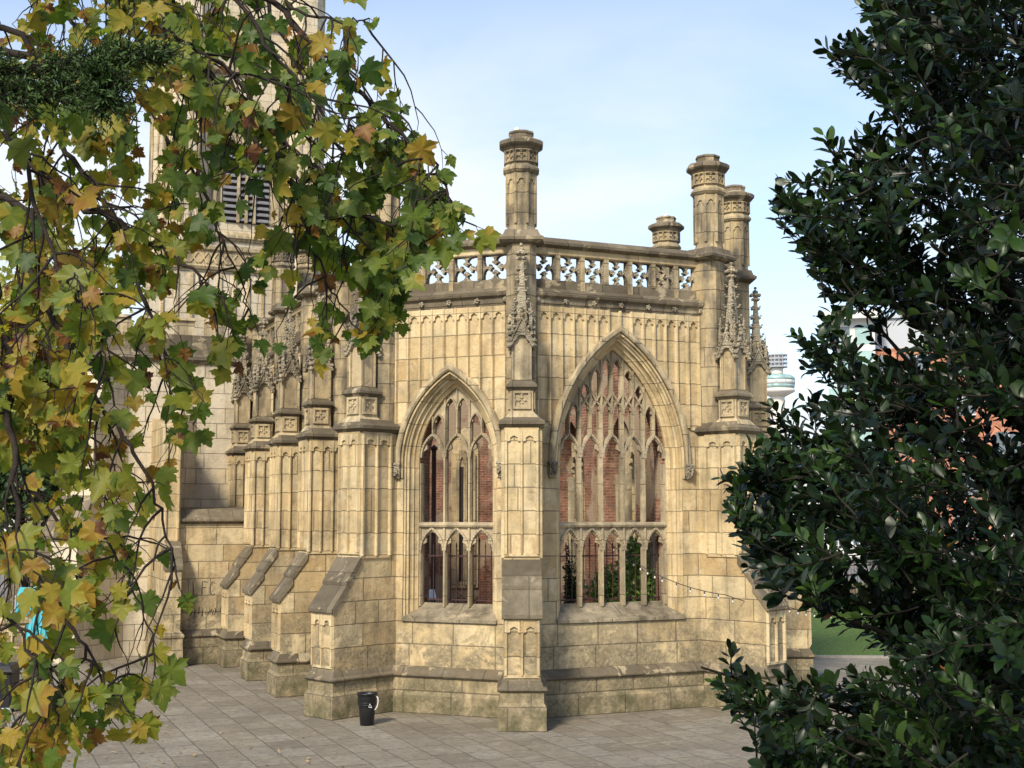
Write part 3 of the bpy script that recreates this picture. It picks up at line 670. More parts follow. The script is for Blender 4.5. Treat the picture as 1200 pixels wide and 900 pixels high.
def buttress(fr, p_hi=.80, p_lo=1.42, wd=.66, low=True, turret=True, pin=True, z_low=0, pin_shift=0):
    """fr is at the wall corner with o outwards"""
    h = wd/2
    mb = MB()
    if low: mb.prism_o(fr, [(-.3, .6), (p_lo-.03, .6), (p_lo-.03, 2.02), (p_hi, 2.93), (p_hi, 5.40), (-.3, 5.40)], -h, h)
    else: mb.box(fr, -h, h, -.3, p_hi, z_low, 5.40)
    b = mb.build('buttress', M['stone'], church)
    if low:
        mb = MB(); mb.loft(fr, [(-h-.10, h+.10, -.2, p_lo+.07, -.02), (-h-.10, h+.10, -.2, p_lo+.07, .42), (-h-.055, h+.055, -.2, p_lo+.025, .49), (-h-.055, h+.055, -.2, p_lo+.025, Z_PL)]); mb.build('plinth', M['stone_low'], b)
        mb = MB(); mb.loft(fr, [(-h-.085, h+.085, -.2, p_lo+.05, Z_PL), (-h-.115, h+.115, -.2, p_lo+.085, Z_PL+.03), (-h-.115, h+.115, -.2, p_lo+.085, Z_PL+.055), (-h-.05, h+.05, -.2, p_lo+.03, Z_PL+.09), (-h-.03, h+.03, -.2, p_lo+.01, Z_PL+.14), (-h-.0, h+.0, -.2, p_lo-.03, Z_PL+.2)]); mb.build('string_course', M['stone_dark'], b)
        # two sloping weathering slabs
        zt, zb_ = 2.98, 2.03; slope = (zt-zb_)/(p_lo+.03-p_hi)
        mid_o = (p_hi+p_lo)/2+.02; mid_z = zt-(mid_o-p_hi)*slope
        for (oa, za, ob, zb2) in ((p_hi-.01, zt, mid_o, mid_z), (mid_o-.0, mid_z-.05, p_lo+.05, zb_-.03)):
            mb = MB(); mb.prism_o(fr, [(oa-.02, za-.02), (oa-.02, za+.045), (ob+.015, zb2+.03), (ob+.015, zb2-.04), (ob-.03, zb2-.055), (oa-.02, za-.14)], -h-.035, h+.035); mb.build('weathering_slab', M['stone_dark'], b, bevel=.006)
        mb = MB(); panel_ribs(mb, fr, -h+.04, h-.04, 2, .96, 1.93, p_lo-.03); mb.build('blind_panelling', M['stone_plain'], b)
    mb = MB(); panel_ribs(mb, fr, -h+.04, h-.04, 2, (3.08 if low else z_low+.1), 5.37, p_hi)
    for da in (90, -90):
        f2 = fr.sub(0, 0, da)
        # side faces: o of f2 points sideways, u runs along the projection
        if da == 90: panel_ribs(mb, f2, -p_hi+.05, -.06, 2 if turret else 3, (3.0 if low else z_low+.1), 5.37, h)
        else: panel_ribs(mb, f2, .06, p_hi-.05, 2 if turret else 3, (3.0 if low else z_low+.1), 5.37, h)
    mb.build('blind_panelling', M['stone_plain'], b)
    mb = MB(); mb.loft(fr, [(-h-.01, h+.01, -.2, p_hi+.01, 5.39), (-h-.05, h+.05, -.2, p_hi+.05, 5.44), (-h-.10, h+.10, -.2, p_hi+.10, 5.47), (-h-.10, h+.10, -.2, p_hi+.10, 5.53), (-h-.02, h+.02, -.2, p_hi+.02, 5.58), (-h+.05, h-.05, -.2, p_hi-.03, 5.66)]); mb.build('cap_moulding', M['stone_dark'], b)
    # pier behind the pinnacle up to the coping
    mb = MB(); mb.prism_z(fr, [(-.29, -.3), (-.29, .06), (-.16, .24), (.16, .24), (.29, .06), (.29, -.3)], 5.5, 9.02); mb.build('pier', M['stone_turret'], b)
    mb = MB(); mb.loft(fr, [(-.33, .33, -.4, .27, 9.0), (-.42, .42, -.42, .36, 9.06), (-.43, .43, -.43, .37, 9.11), (-.36, .36, -.36, .30, 9.16), (-.31, .31, -.34, .27, 9.27)]); mb.build('pier_cap', M['stone_dark'], b)
    if pin: pinnacle(fr.sub(0, p_hi-.29+pin_shift), b)
    if turret: make_turret(fr.sub(0, -.03))
    return b

def make_turret(fr, zo=0.0):
    mb = MB(); q = 1/math.cos(R(22.5)); f = fr.sub(0, 0, 0, zo)
    mb.rings(f, [(.30*q, 9.22), (.262*q, 9.36), (.262*q, 10.42)]); t_ = mb.build('turret', M['stone_turret'], church)
    mb = MB()
    for k in range(8):
        f2 = f.sub(0, 0, 45*k); hw = .275*math.tan(R(22.5))
        for s_ in (-1, 1): mb.box(f2, s_*hw-.022, s_*hw+.022, .25, .295, 9.40, 10.40)
        head_plate(mb, f2, -hw+.02, hw-.02, 10.16, 10.29, lambda u: 10.40, .25, .292, .34, 6)
    mb.build('shaft_panelling', M['stone_turret'], t_)
    mb = MB(); mb.rings(f, [(.28*q, 10.38), (.33*q, 10.44), (.35*q, 10.46), (.35*q, 10.50), (.32*q, 10.54), (.29*q, 10.58), (.29*q, 10.89)]); mb.build('turret_head', M['stone_turret'], t_)
    mb = MB()
    for k in range(8): quatrefoil(mb, f.sub(0, 0, 45*k), 0, 10.735, .20, .275, .332, .022)
    mb.build('quatrefoil_band', M['stone_turret'], t_)
    mb = MB(); mb.rings(f, [(.32*q, 10.87), (.35*q, 10.91), (.40*q, 10.945), (.425*q, 10.97), (.425*q, 11.03), (.38*q, 11.07), (.25*q, 11.11), (.23*q, 11.13), (.225*q, 11.20), (.245*q, 11.215), (.235*q, 11.255), (.16*q, 11.28)]); mb.build('turret_cap', M['stone_dark'], t_)
    return t_

def corner(x, y, ang, **k): return buttress(Frame(x, y, ang), **k)

# wall bays
bay(FR, .0, LE, (2.15, 1.205, 2.30, 5, [6.02]), panels=(.33, LE-.33, 14))
bay(FL, .0, LC, (1.5, .80, 1.50, 3, []), panels=(.33, LC-.33, 9))
bay(FS, .0, LS, (LS/2, .76, 1.50, 3, []), panels=(.33, LS-.33, 8))
SB = 2.8
for k in range(4):
    b1_, b0_ = LN - k*SB, max(0, LN-(k+1)*SB)
    bay(FN, b0_, b1_, ((b0_+b1_)/2, .78, 1.5, 3, []), detail=False)
    bay(FSW, k*SB, min(LN, (k+1)*SB), (k*SB+SB/2, .78, 1.5, 3, []), detail=False)
parapet(FR, .27, LE-.27, 7); parapet(FL, .27, LC-.27, 4); parapet(FS, .27, LS-.27, 4)
parapet(FN, 0, LN-.27, 19); parapet(FSW, .27, LN, 19)
# buttresses at the corners of the apse and along the side wall
corner(C1[0], C1[1], 0+A-22.5-1)                              # facing the camera
corner(C2[0], C2[1], A+22.5); corner(C0[0], C0[1], A-67.5); corner(C3[0], C3[1], A+67.5, pin_shift=-.10)
for k in (1, 2, 3):
    p = FN.pt(LN-SB*k, 0, 0); corner(p.x, p.y, FN.ang, turret=False, p_hi=.86)
    p = FSW.pt(SB*k, 0, 0); corner(p.x, p.y, FSW.ang, turret=False, pin=False)
p = FN.pt(LN-SB*4, 0, 0); corner(p.x, p.y, FN.ang, turret=False, low=False, p_hi=.8, z_low=3.9)
p = FSW.pt(3.3, .1, 0); make_turret(Frame(p.x, p.y, A))
# floor inside and the brick cross wall with its arch and stone niches
mb = MB(); pl = [FR.pt(.3, -.8, 0), FR.pt(LE-.3, -.8, 0), FS.pt(LS-.3, -.8, 0), FSW.pt(LN, -.8, 0), FN.pt(0, -.8, 0), FL.pt(.4, -.8, 0)]
mb.add([Vector((v.x, v.y, .01)) for v in pl], [tuple(range(len(pl)))]); mb.build('church_floor', M['floor_in'], church)
FX = Frame(*FN.pt(0, -.8, 0).xy, A); WX = 8.54-1.6
mb = MB(); wall_with_hole(mb, FX, -.3, WX+.3, 0, 9.0, -.8, 0, (2.2, 1.5, 1.3, 5.2, .3)); cw = mb.build('cross_wall', M['brick'], church)
mb = MB(); mb.strip(FX, [[(u, o, z) for u, z in arch(2.2, 1.5+k, 1.3, .3, 5.2)] for k, o in ((.22, .0), (.22, .06), (.1, .05), (.04, -.05), (-.02, -.06), (-.02, -.4))]); mb.build('arch_moulding', M['stone_mould'], cw)
for uu in (5.45,):
    mb = MB(); mb.prism(FX, [(uu-.42, 1.6)] + arch(uu, .42, .5, 1.6, 5.6)[1:-1] + [(uu+.42, 1.6)], .0, .06); mb.build('niche_surround', M['stone_plain'], cw)
    mb = MB()
    for du in (-.26, 0, .26): mb.box(FX, uu+du-.035, uu+du+.035, .06, .14, 1.7, 5.6)
    for a in (-.26, 0): head_plate(mb, FX, uu+a+.03, uu+a+.23, 5.2, 5.5, lambda u: 5.7, .06, .12, .3, 8)
    mb.build('niche_tracery', M['stone_mould'], cw)
    mb = MB(); mb.box(FX, uu-.2, uu-.06, .058, .066, 1.8, 5.2); mb.box(FX, uu+.06, uu+.2, .058, .066, 1.8, 5.2); mb.build('niche_shade_strip', M['void'], cw)  # flat dark strips stand in for the shade inside the niche

# ------------------------------- nave end, low annex and west tower
AE = Frame(*FN.pt(-.05, 0, 0).xy, A)                           # aisle east wall, u negative to the left
mb = MB(); mb.box(AE, -4.1, 0, -1.2, 0, 0, 8.0); aw = mb.build('aisle_wall', M['stone_far'], church)
mb = MB(); mb.prism_o(AE, [(-.05, 7.95), (.05, 7.95), (.14, 8.05), (.13, 8.12), (.02, 8.22), (-.05, 8.22)], -4.15, 0); mb.build('string_course', M['stone_dark'], aw)
mb = MB(); mb.box(AE, -4.1, -.1, -.35, 0, 8.22, 8.75); mb.build('parapet_band', M['stone_dark'], aw)
for i in range(5):
    u = -4.05+i*.86; mb = MB(); mb.box(AE, u, u+.5, -.33, -.02, 8.75, 9.15); mb.loft(AE, [(u-.04, u+.54, -.38, .04, 9.15), (u, u+.5, -.3, -.05, 9.24)]); mb.build('merlon', M['stone_mould'], aw)
# diagonal buttress on the aisle's outer corner
ac = AE.pt(-4.1, 0, 0); fB = Frame(ac.x, ac.y, A-45)
mb = MB(); mb.prism_o(fB, [(-.4, 0), (1.5, 0), (1.5, 3.2), (1.0, 4.2), (1.0, 6.6), (.4, 7.6), (-.4, 7.6)], -.42, .42); bb = mb.build('aisle_buttress', M['stone_far'], church)
mb = MB(); mb.prism_o(fB, [(1.55, 3.12), (1.55, 3.22), (.98, 4.32), (.98, 4.1)], -.47, .47); mb.build('weathering_slab', M['stone_dark'], bb)
# aisle side wall, tree shade put into its stone colour, with stepped buttresses
AS = Frame(ac.x, ac.y, A-90)                                   # u negative going back
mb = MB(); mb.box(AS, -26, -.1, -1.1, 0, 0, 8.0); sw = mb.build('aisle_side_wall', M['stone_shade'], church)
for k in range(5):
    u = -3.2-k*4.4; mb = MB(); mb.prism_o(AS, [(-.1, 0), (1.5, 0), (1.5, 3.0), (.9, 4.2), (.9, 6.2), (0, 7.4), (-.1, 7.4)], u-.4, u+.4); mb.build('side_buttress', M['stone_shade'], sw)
mb = MB(); mb.prism_o(AS, [(-.3, 8.0), (.12, 8.0), (.12, 8.2), (0, 8.3), (0, 8.9), (-.3, 8.9)], -26, -.1); mb.build('side_parapet', M['stone_dark'], sw)
# tall pier strip with its buttress left of the annex
pb = P(209, 780, 32.4); fP = Frame(pb.x, pb.y+.0, A)
mb = MB(); mb.prism_o(fP, [(-3.0, 0), (.0, 0), (.0, 2.45), (-.4, 3.0), (-.4, 6.0), (-3.0, 6.4)], -.40, .02); pr = mb.build('aisle_pier', M['stone'], church)
mb = MB(); mb.loft(fP, [(-.50, .10, -2.0, .10, -.02), (-.47, .08, -2.0, .07, .62), (-.47, .08, -2.0, .07, .7), (-.5, .11, -2, .1, .74), (-.5, .11, -2, .1, .79), (-.42, .04, -2.0, .02, .88)]); mb.build('plinth', M['stone_low'], pr)
mb = MB(); mb.prism_o(fP, [(.05, 2.40), (.05, 2.50), (-.42, 3.10), (-.45, 2.9)], -.43, .05); mb.build('weathering_slab', M['stone_dark'], pr)
mb = MB(); panel_ribs(mb, fP, -.35, -.04, 1, 3.15, 5.9, -.4); mb.build('blind_panelling', M['stone_plain'], pr)
# low annex wall between that pier and the chancel
la0 = fP.pt(0, -.55, 0)
fA = Frame(la0.x, la0.y, A)
mb = MB(); mb.box(fA, .0, 2.2, -1.6, 0, 0, 3.55); lw_ = mb.build('annex_wall', M['stone'], church)
mb = MB(); mb.prism_o(fA, [(-1.6, 3.55), (.02, 3.55), (.10, 3.60), (.10, 3.66), (.02, 3.70), (-.25, 3.92), (-1.6, 3.98)], .015, 2.2); mb.build('coping', M['stone_dark'], lw_)
mb = MB(); mb.prism_o(fA, [(-.1, -.02), (.12, -.02), (.12, .68), (-.1, .68)], .05, 2.2); mb.build('plinth', M['stone_low'], lw_)
mb = MB(); mb.prism_o(fA, [(-.08, .68), (.14, .68), (.17, .71), (.17, .74), (.1, .8), (0, .87), (-.08, .87)], .05, 2.2); mb.build('string_course', M['stone_dark'], lw_)
# marker graffiti on the annex wall: strokes of paint
def strokes(fr, lines, o, hw, name, parent):
    mb = MB()
    for ln in lines:
        pts = [fr.pt(u, o, z) for u, z in ln]; mb.tube(pts, [hw*random.uniform(.8, 1.15) for _ in pts], 5)
    ob = mb.build(name, M['graffiti'], parent); return ob
def letters(u, z, s, text):
    G_ = {'L': [[(0, 1), (.12, .02), (.62, .12)]], 'F': [[(.1, 0), (.12, 1.0), (.7, .95)], [(.1, .55), (.5, .58)]], 'C': [[(.62, .85), (.35, .98), (.08, .6), (.1, .2), (.4, .0), (.66, .14)]],
          'I': [[(.2, 0), (.25, 1)], [(.0, .95), (.5, 1.0)]], 'M': [[(0, 0), (.08, 1), (.3, .3), (.55, 1), (.62, 0)]], 'A': [[(0, 0), (.3, 1), (.55, 0)], [(.12, .4), (.5, .42)]], 'T': [[(.3, 0), (.3, 1)], [(0, .95), (.65, 1)]],
          'K': [[(.05, 0), (.08, 1)], [(.6, .95), (.1, .45), (.62, 0)]], 'E': [[(.6, 1), (.05, .95), (.05, 0), (.6, .03)], [(.05, .5), (.45, .52)]], 'S': [[(.6, .9), (.2, .95), (.1, .65), (.55, .4), (.5, .05), (.05, .05)]]}
    res = []
    for ch in text:
        for st_ in G_.get(ch, []): res.append([(u+x*s*.62, z+y*s) for x, y in st_])
        u += s*.58
    return res
strokes(fA, letters(.40, 1.72, .36, 'LFC'), .001, .010, 'graffiti', lw_)
random.seed(4)
scrib = []
for k in range(11):
    u_ = .36+k*.085; scrib.append([(u_+random.uniform(-.03, .03), 1.2+random.uniform(0, .06)), (u_+random.uniform(-.02, .09), 1.36+random.uniform(-.08, .1)), (u_+random.uniform(.0, .09), 1.22+random.uniform(-.04, .1)), (u_+random.uniform(.0, .07), 1.42+random.uniform(-.1, .04))])
strokes(fA, scrib, .001, .008, 'graffiti', lw_)
# doorway in the wall left of the pier
fD = Frame(*P(196, 762, 35.0).xy, A-50)
mb = MB(); mb.box(fD, -.75, .3, -.6, 0, 0, 6.5); dw = mb.build('porch_wall', M['stone_far'], church)
mb = MB(); mb.prism(fD, [(-.55, .1)] + arch(-.25, .3, .7, .1, 2.3)[1:-1] + [(.05, .1)], .0, .012); mb.build('door', M['void'], dw)
mb = MB(); mb.strip(fD, [[(u, o, z) for u, z in arch(-.25, .3+k, .7, .0, 2.3)] for k, o in ((.12, 0), (.12, .06), (.05, .08), (0, .012))]); mb.build('door_moulding', M['stone_mould'], dw)
# taller nave end wall behind, with frieze, turrets
FV = Frame(*FN.pt(-2.0, 0, 0).xy, A)
mb = MB(); mb.box(FV, -2.7, 1.2, -1.0, 0, 0, 11.0); nv = mb.build('nave_wall', M['stone_far'], church)
mb = MB(); mb.prism_o(FV, [(-.1, 11.0), (.1, 11.0), (.14, 11.08), (.04, 11.14), (.04, 11.55), (.12, 11.6), (.14, 11.7), (-.1, 11.78)], -2.7, 1.2); mb.build('nave_parapet', M['stone_mould'], nv)
mb = MB()
for i in range(13):
    u = -2.6+i*.29; mb.prism(FV, [(u, 11.18), (u+.05, 11.18), (u+.27, 11.5), (u+.22, 11.5)], .04, .07); mb.prism(FV, [(u+.22, 11.18), (u+.27, 11.18), (u+.05, 11.5), (u, 11.5)], .04, .072)
mb.build('frieze', M['stone_plain'], nv)
for i in range(9): 
    u = -2.5+i*.42; mb = MB(); mb.box(FV, u, u+.07, 0, .06, 8.9, 10.9); mb.build('wall_rib', M['stone_plain'], nv)
for px_, Y_ in ((332, 38.2), (361, 39.5)):
    q_ = P(px_, 290, Y_); make_turret(Frame(q_.x, q_.y, A), zo=.75 if px_ < 350 else .95)
    mb = MB(); mb.rings(Frame(q_.x, q_.y, A), [(.33, 7), (.33, 10.2)]); mb.build('turret_base', M['stone_turret'], church)
# west tower
TW = Frame(-14.0, 66.0, A)
mb = MB(); mb.box(TW, -3.05, 3.05, -6.6, 0, 0, 38); tw = mb.build('tower', M['stone_far'], church)
for s_ in (-1, 1):
    for o_ in (0, -6.6):
        f2 = TW.sub(s_*3.05, o_); mb = MB(); mb.rings(f2, [(1.05, 0), (1.05, 37), (.2, 40)]); mb.build('tower_buttress', M['stone_far'], tw)
        mb = MB()
        for k in range(8):
            f3 = f2.sub(0, 0, 45*k)
            for uu in (-.38, 0, .38): mb.box(f3, uu-.05, uu+.05, .95, 1.03, 14.5, 17.6); mb.box(f3, uu-.05, uu+.05, .95, 1.03, 18.4, 28.5)
        mb.build('buttress_panelling', M['stone_mould'], tw)
for z_ in (13.2, 17.9, 26.8, 29.5):
    mb = MB(); mb.loft(TW, [(-3.15, 3.15, -6.7, .1, z_), (-3.3, 3.3, -6.85, .25, z_+.15), (-3.3, 3.3, -6.85, .25, z_+.28), (-3.1, 3.1, -6.65, .05, z_+.5)]); mb.build('tower_string', M['stone_mould'], tw)
# belfry opening with louvres
mb = MB(); mb.prism(TW, [(-1.25, 18.9)] + arch(0, 1.25, 1.0, 18.9, 23.2)[1:-1] + [(1.25, 18.9)], .0, .02); bf = mb.build('belfry_opening', M['void'], tw)  # dark plate painted as the shaded void behind the slats
mb = MB(); mb.strip(TW, [[(u, o, z) for u, z in arch(0, 1.25+k, 1.0, 18.9, 23.2)] for k, o in ((.5, 0), (.45, .25), (.25, .2), (.1, .02), (0, .02))]); mb.build('belfry_moulding', M['stone_mould'], bf)
mb = MB()
for i in range(14): mb.prism_o(TW, [(.03, 19.1+i*.33), (.16, 19.0+i*.33), (.16, 19.06+i*.33), (.03, 19.2+i*.33)], -1.2, 1.2)
mb.build('louvre', M['louvre_slat'], bf)
mb = MB()
for uu in (-.42, .42, 0): mb.box(TW, uu-.07, uu+.07, .02, .24, 18.9, 25.0 if uu == 0 else 24.3)
for a in (-1.25, -.42, .42): head_plate(mb, TW, a+.02, a+.80, 22.6, 23.4, lambda u: 23.9-.6*abs((u-a-.41)/.4)**2*.8, .02, .2, .3, 8)
for uu, zz in ((-.21, 24.3), (.21, 24.3), (-.63, 23.95), (.63, 23.95), (0, 24.9)): quatrefoil(mb, TW, uu, zz, .38, .03, .2, .05)
mb.build('belfry_tracery', M['stone_mould'], bf)
for uu in (-1.88, 1.88):
    mb = MB(); panel_ribs(mb, TW, uu-.12, uu+.12, 1, 19, 26, .0); panel_ribs(mb, TW, uu-.5, uu+.3, 2, 14, 17.5, .0); mb.build('tower_panelling', M['stone_mould'], tw)


# ---------------------------------------------------------------- iron railings behind the window openings
def railing(fr, u0, u1, o, label, grp):
    e = empty('railing', label, 'railing', group=grp)
    mb = MB(); n = int((u1-u0)/.125)
    for i in range(n+1):
        u = u0+(u1-u0)*i/n; zt = 3.16 + (.1 if i % 3 == 0 else 0)
        b_ = MB(); b_.tube([fr.pt(u, o, 1.7), fr.pt(u, o, zt)], [.011, .011], 5); b_.rings(fr.sub(u, o, 0, 0), [(.018, zt), (.02, zt+.02), (.001, zt+.1)], 6, 0)
        b_.build('bar', M['iron'], e)
    for z in (2.12, 2.98):
        b_ = MB(); b_.box(fr, u0-.06, u1+.06, o-.018, o+.018, z-.015, z+.015); b_.build('rail', M['iron'], e)
railing(FR, .98, 3.32, -.62, 'dark iron railing behind the lower lights of the wide five-light window', 'window railings')
railing(FL, .75, 2.25, -.62, 'dark red iron railing behind the lower lights of the narrow three-light window', 'window railings')

# ---------------------------------------------------------------- black bucket against the buttress
def bucket():
    q_ = P(430, 847, 23.75); f = Frame(q_.x, q_.y, -15)
    e = empty('bucket', 'black plastic bin with white mark standing on the paving by the corner buttress', 'bin')
    mb = MB(); mb.rings(f, [(.115, .0), (.125, .005), (.15, .30), (.155, .36), (.168, .37), (.172, .50), (.18, .55), (.19, .556), (.19, .575), (.172, .575), (.165, .52), (.12, .05)], 28, 0, True, True); mb.build('body', M['black'], e)
    mb = MB()
    for z in (.372, .41): mb.rings(f, [(.168, z-.008), (.178, z), (.168, z+.008)], 28, 0, True, False)
    mb.build('rim_band', M['black'], e)
    mb = MB(); pts = [f.pt(.185*math.cos(a), .185*math.sin(a)*1.0, .50) for a in ()]
    mb.tube([f.pt(.17, -.0, .52), f.pt(.215, .02, .50), f.pt(.225, .03, .42), f.pt(.205, .04, .33), f.pt(.165, .04, .28)], [.008]*5, 6); mb.build('handle', M['white'], e)
    mb = MB()
    f3 = Frame(q_.x, q_.y, 3); r_ = .181
    for a, b_ in (((-.02, .34), (.0, .40)), ((.0, .40), (.03, .33)), ((-.02, .34), (.03, .33))):
        mb.tube([f3.pt(.06+a[0], math.sqrt(r_**2-(.06+a[0])**2)-.012, a[1]), f3.pt(.06+b_[0], math.sqrt(r_**2-(.06+b_[0])**2)-.008, b_[1])], [.005, .005], 4)
    mb.build('sticker', M['white'], e)
bucket()

# ---------------------------------------------------------------- white domes on two turrets
def dome(x, y, label):
    f = Frame(x, y, 0); e = MB(); e.rings(f, [(.05, 11.27), (.06, 11.29), (.055, 11.33), (.03, 11.36), (.001, 11.37)], 12, 0, True); o = e.build('roof_light', M['white']); tag(o, label, 'roof fitting', 'white roof fittings')
dome(C1[0]-.08, C1[1], 'small white dome fitting on top of the tallest turret at the front corner')
p = FSW.pt(3.3, .1, 0); dome(p.x, p.y, 'small white dome fitting on top of the short turret behind the parapet')

# ---------------------------------------------------------------- festoon of bulbs
def festoon():
    e = empty('string_lights', 'sagging string of small bulbs running out of the wide window past the stone wall', 'string lights')
    a = P(712, 634, 27.5); b_ = P(776, 676, 25.0); c_ = P(850, 697, 25.0); d_ = P(925, 712, 26.2); e_ = P(1010, 716, 27.5)
    ctrl = []
    def seg(p0, p1, sag, n):
        return [p0.lerp(p1, i/n) - Vector((0, 0, sag*4*(i/n)*(1-i/n))) for i in range(n)]
    pts = seg(a, b_, .06, 8) + seg(b_, c_, .05, 9) + seg(c_, d_, .06, 9) + seg(d_, e_, .08, 9) + [e_]
    mb = MB(); mb.tube(pts, [.008]*len(pts), 5); mb.build('cable', M['cable'], e)
    acc = 0; last = pts[0]
    for q_ in pts[1:]:
        acc += (q_-last).length; last = q_
        if acc > .22:
            acc = 0; m1 = MB(); f = Frame(q_.x, q_.y, 0, q_.z); m1.rings(f, [(.012, -.055), (.012, 0)], 8, 0, True); m1.build('socket', M['cable'], e)
            m1 = MB(); m1.rings(f, [(.002, -.105), (.014, -.098), (.019, -.082), (.014, -.062), (.009, -.05)], 10, 0, True); m1.build('bulb', M['bulb'], e)
festoon()

# ---------------------------------------------------------------- information lectern inside the narrow window
def lectern():
    q_ = P(501, 700, 27.0); f = Frame(q_.x, q_.y, 12); e = empty('information_board', 'small white tilted board on a post seen through the narrow window', 'sign')
    z = q_.z
    mb = MB(); mb.tube([f.pt(0, 0, 0), f.pt(0, 0, z-.05)], [.03, .03], 6); mb.build('post', M['black'], e)
    mb = MB(); mb.prism_o(f, [(-.14, z+.14), (.14, z-.05), (.15, z-.035), (-.13, z+.155)], -.17, .17); mb.build('panel', M['white'], e)
lectern()
mb = MB(); q_ = P(508, 640, 28.5); mb.tube([Vector((q_.x, 28.5, 0)), Vector((q_.x, 28.5, 5.2))], [.05, .05], 8)
pole = empty('pole', 'slender dark vertical pole inside the ruin, behind the narrow window', 'pole'); mb.build('shaft', M['iron'], pole)
mb = MB(); mb.rings(Frame(q_.x, 28.5, 0), [(.05, 5.2), (.08, 5.24), (.08, 5.28), (.01, 5.34)], 8, 0); mb.build('pole_cap', M['iron'], pole)

# ---------------------------------------------------------------- foliage helpers
def unit(): 
    while True:
        v = Vector((random.uniform(-1, 1), random.uniform(-1, 1), random.uniform(-1, 1)))
        if .05 < v.length < 1: return v.normalized()
LEAF_HALF = [(.0, .0), (.12, -.06), (.27, -.12), (.31, -.03), (.47, -.02), (.43, .09), (.38, .19), (.49, .22), (.53, .32), (.68, .46), (.53, .47), (.47, .58), (.35, .54), (.29, .57), (.31, .69), (.19, .73), (.14, .86), (.0, 1.02)]
RIDGE = {2: -.05, 4: -.04, 6: .07, 9: -.08, 12: .05, 13: .07, 17: -.05}
def plane_leaf(mb, p, axis, nrm, s, tone):
    y = axis.normalized(); x = y.cross(nrm); x = x.normalized() if x.length > .01 else y.orthogonal().normalized(); z = x.cross(y)
    fold = random.uniform(-.05, .45); curl = random.uniform(-.35, .25); sk = random.uniform(.85, 1.15); tw_ = random.uniform(-.35, .35)
    pts = [(a*sk, b_) for a, b_ in LEAF_HALF] + [(-a/sk, b_) for a, b_ in LEAF_HALF[-2:0:-1]]
    jig = [(a + random.uniform(-.02, .02), b_ + random.uniform(-.02, .02)) for a, b_ in pts]
    def w3(a, b_, h_=0): return p + (x*a + y*b_ + z*(fold*abs(a)*1.0 + curl*(b_*b_) + tw_*a*b_ - .3*a*a + h_))*s
    n = len(jig); H_ = len(LEAF_HALF)
    rd = [RIDGE.get(i if i < H_ else 2*H_-2-i, 0) + random.uniform(-.03, .03) for i in range(n)]
    vs = [w3(0, .30)] + [w3(a, b_, rd[i]) for i, (a, b_) in enumerate(jig)]
    edge = random.random() < .3; bt = random.uniform(0, 1)
    for i in range(n):
        t_ = tone + random.uniform(-.035, .035) + (.22 if edge and abs(i/n-bt) < .18 else 0)
        b0 = len(mb.v) - (0 if i == 0 else len(vs))
        if i == 0: mb.add(vs, [(0, 1, 2)], True, t_)
        else: mb.f.append((b0, b0+1+i, b0+1+(i+1) % n)); mb.sm.append(True); mb.tone.append(max(0, min(1, t_)))
def oval_leaf(mb, p, axis, nrm, s, tone, wd=.40):
    y = axis.normalized(); x = y.cross(nrm); x = x.normalized() if x.length > .01 else y.orthogonal().normalized(); z = x.cross(y)
    curl = random.uniform(-.3, .1); fold = random.uniform(.05, .5); wv = random.uniform(-.04, .04)
    rows = [(.0, .04), (.2, .30), (.45, .48), (.7, .47), (.9, .27), (1.02, .0)]
    vs = []; 
    for t, h_ in rows:
        h_ *= wd; c_ = z*(curl*t*t + wv*math.sin(t*7))
        vs += [p + (y*t - x*h_ + z*(fold*h_) + c_)*s, p + (y*t + c_)*s, p + (y*t + x*h_ + z*(fold*h_) + c_)*s]
    fs = []
    for i in range(5): a = i*3; fs += [(a, a+1, a+4, a+3), (a+1, a+2, a+5, a+4)]
    mb.add(vs, fs, True, tone)
def curve(pts, n=10):
    out_ = []
    P_ = [pts[0]*2-pts[1]] + pts + [pts[-1]*2-pts[-2]]
    for i in range(1, len(P_)-2):
        for k in range(n):
            t = k/n; a, b_, c_, d_ = P_[i-1:i+3]
            out_.append(.5*((2*b_) + (c_-a)*t + (2*a-5*b_+4*c_-d_)*t*t + (3*b_-a-3*c_+d_)*t**3))
    out_.append(pts[-1]); return out_

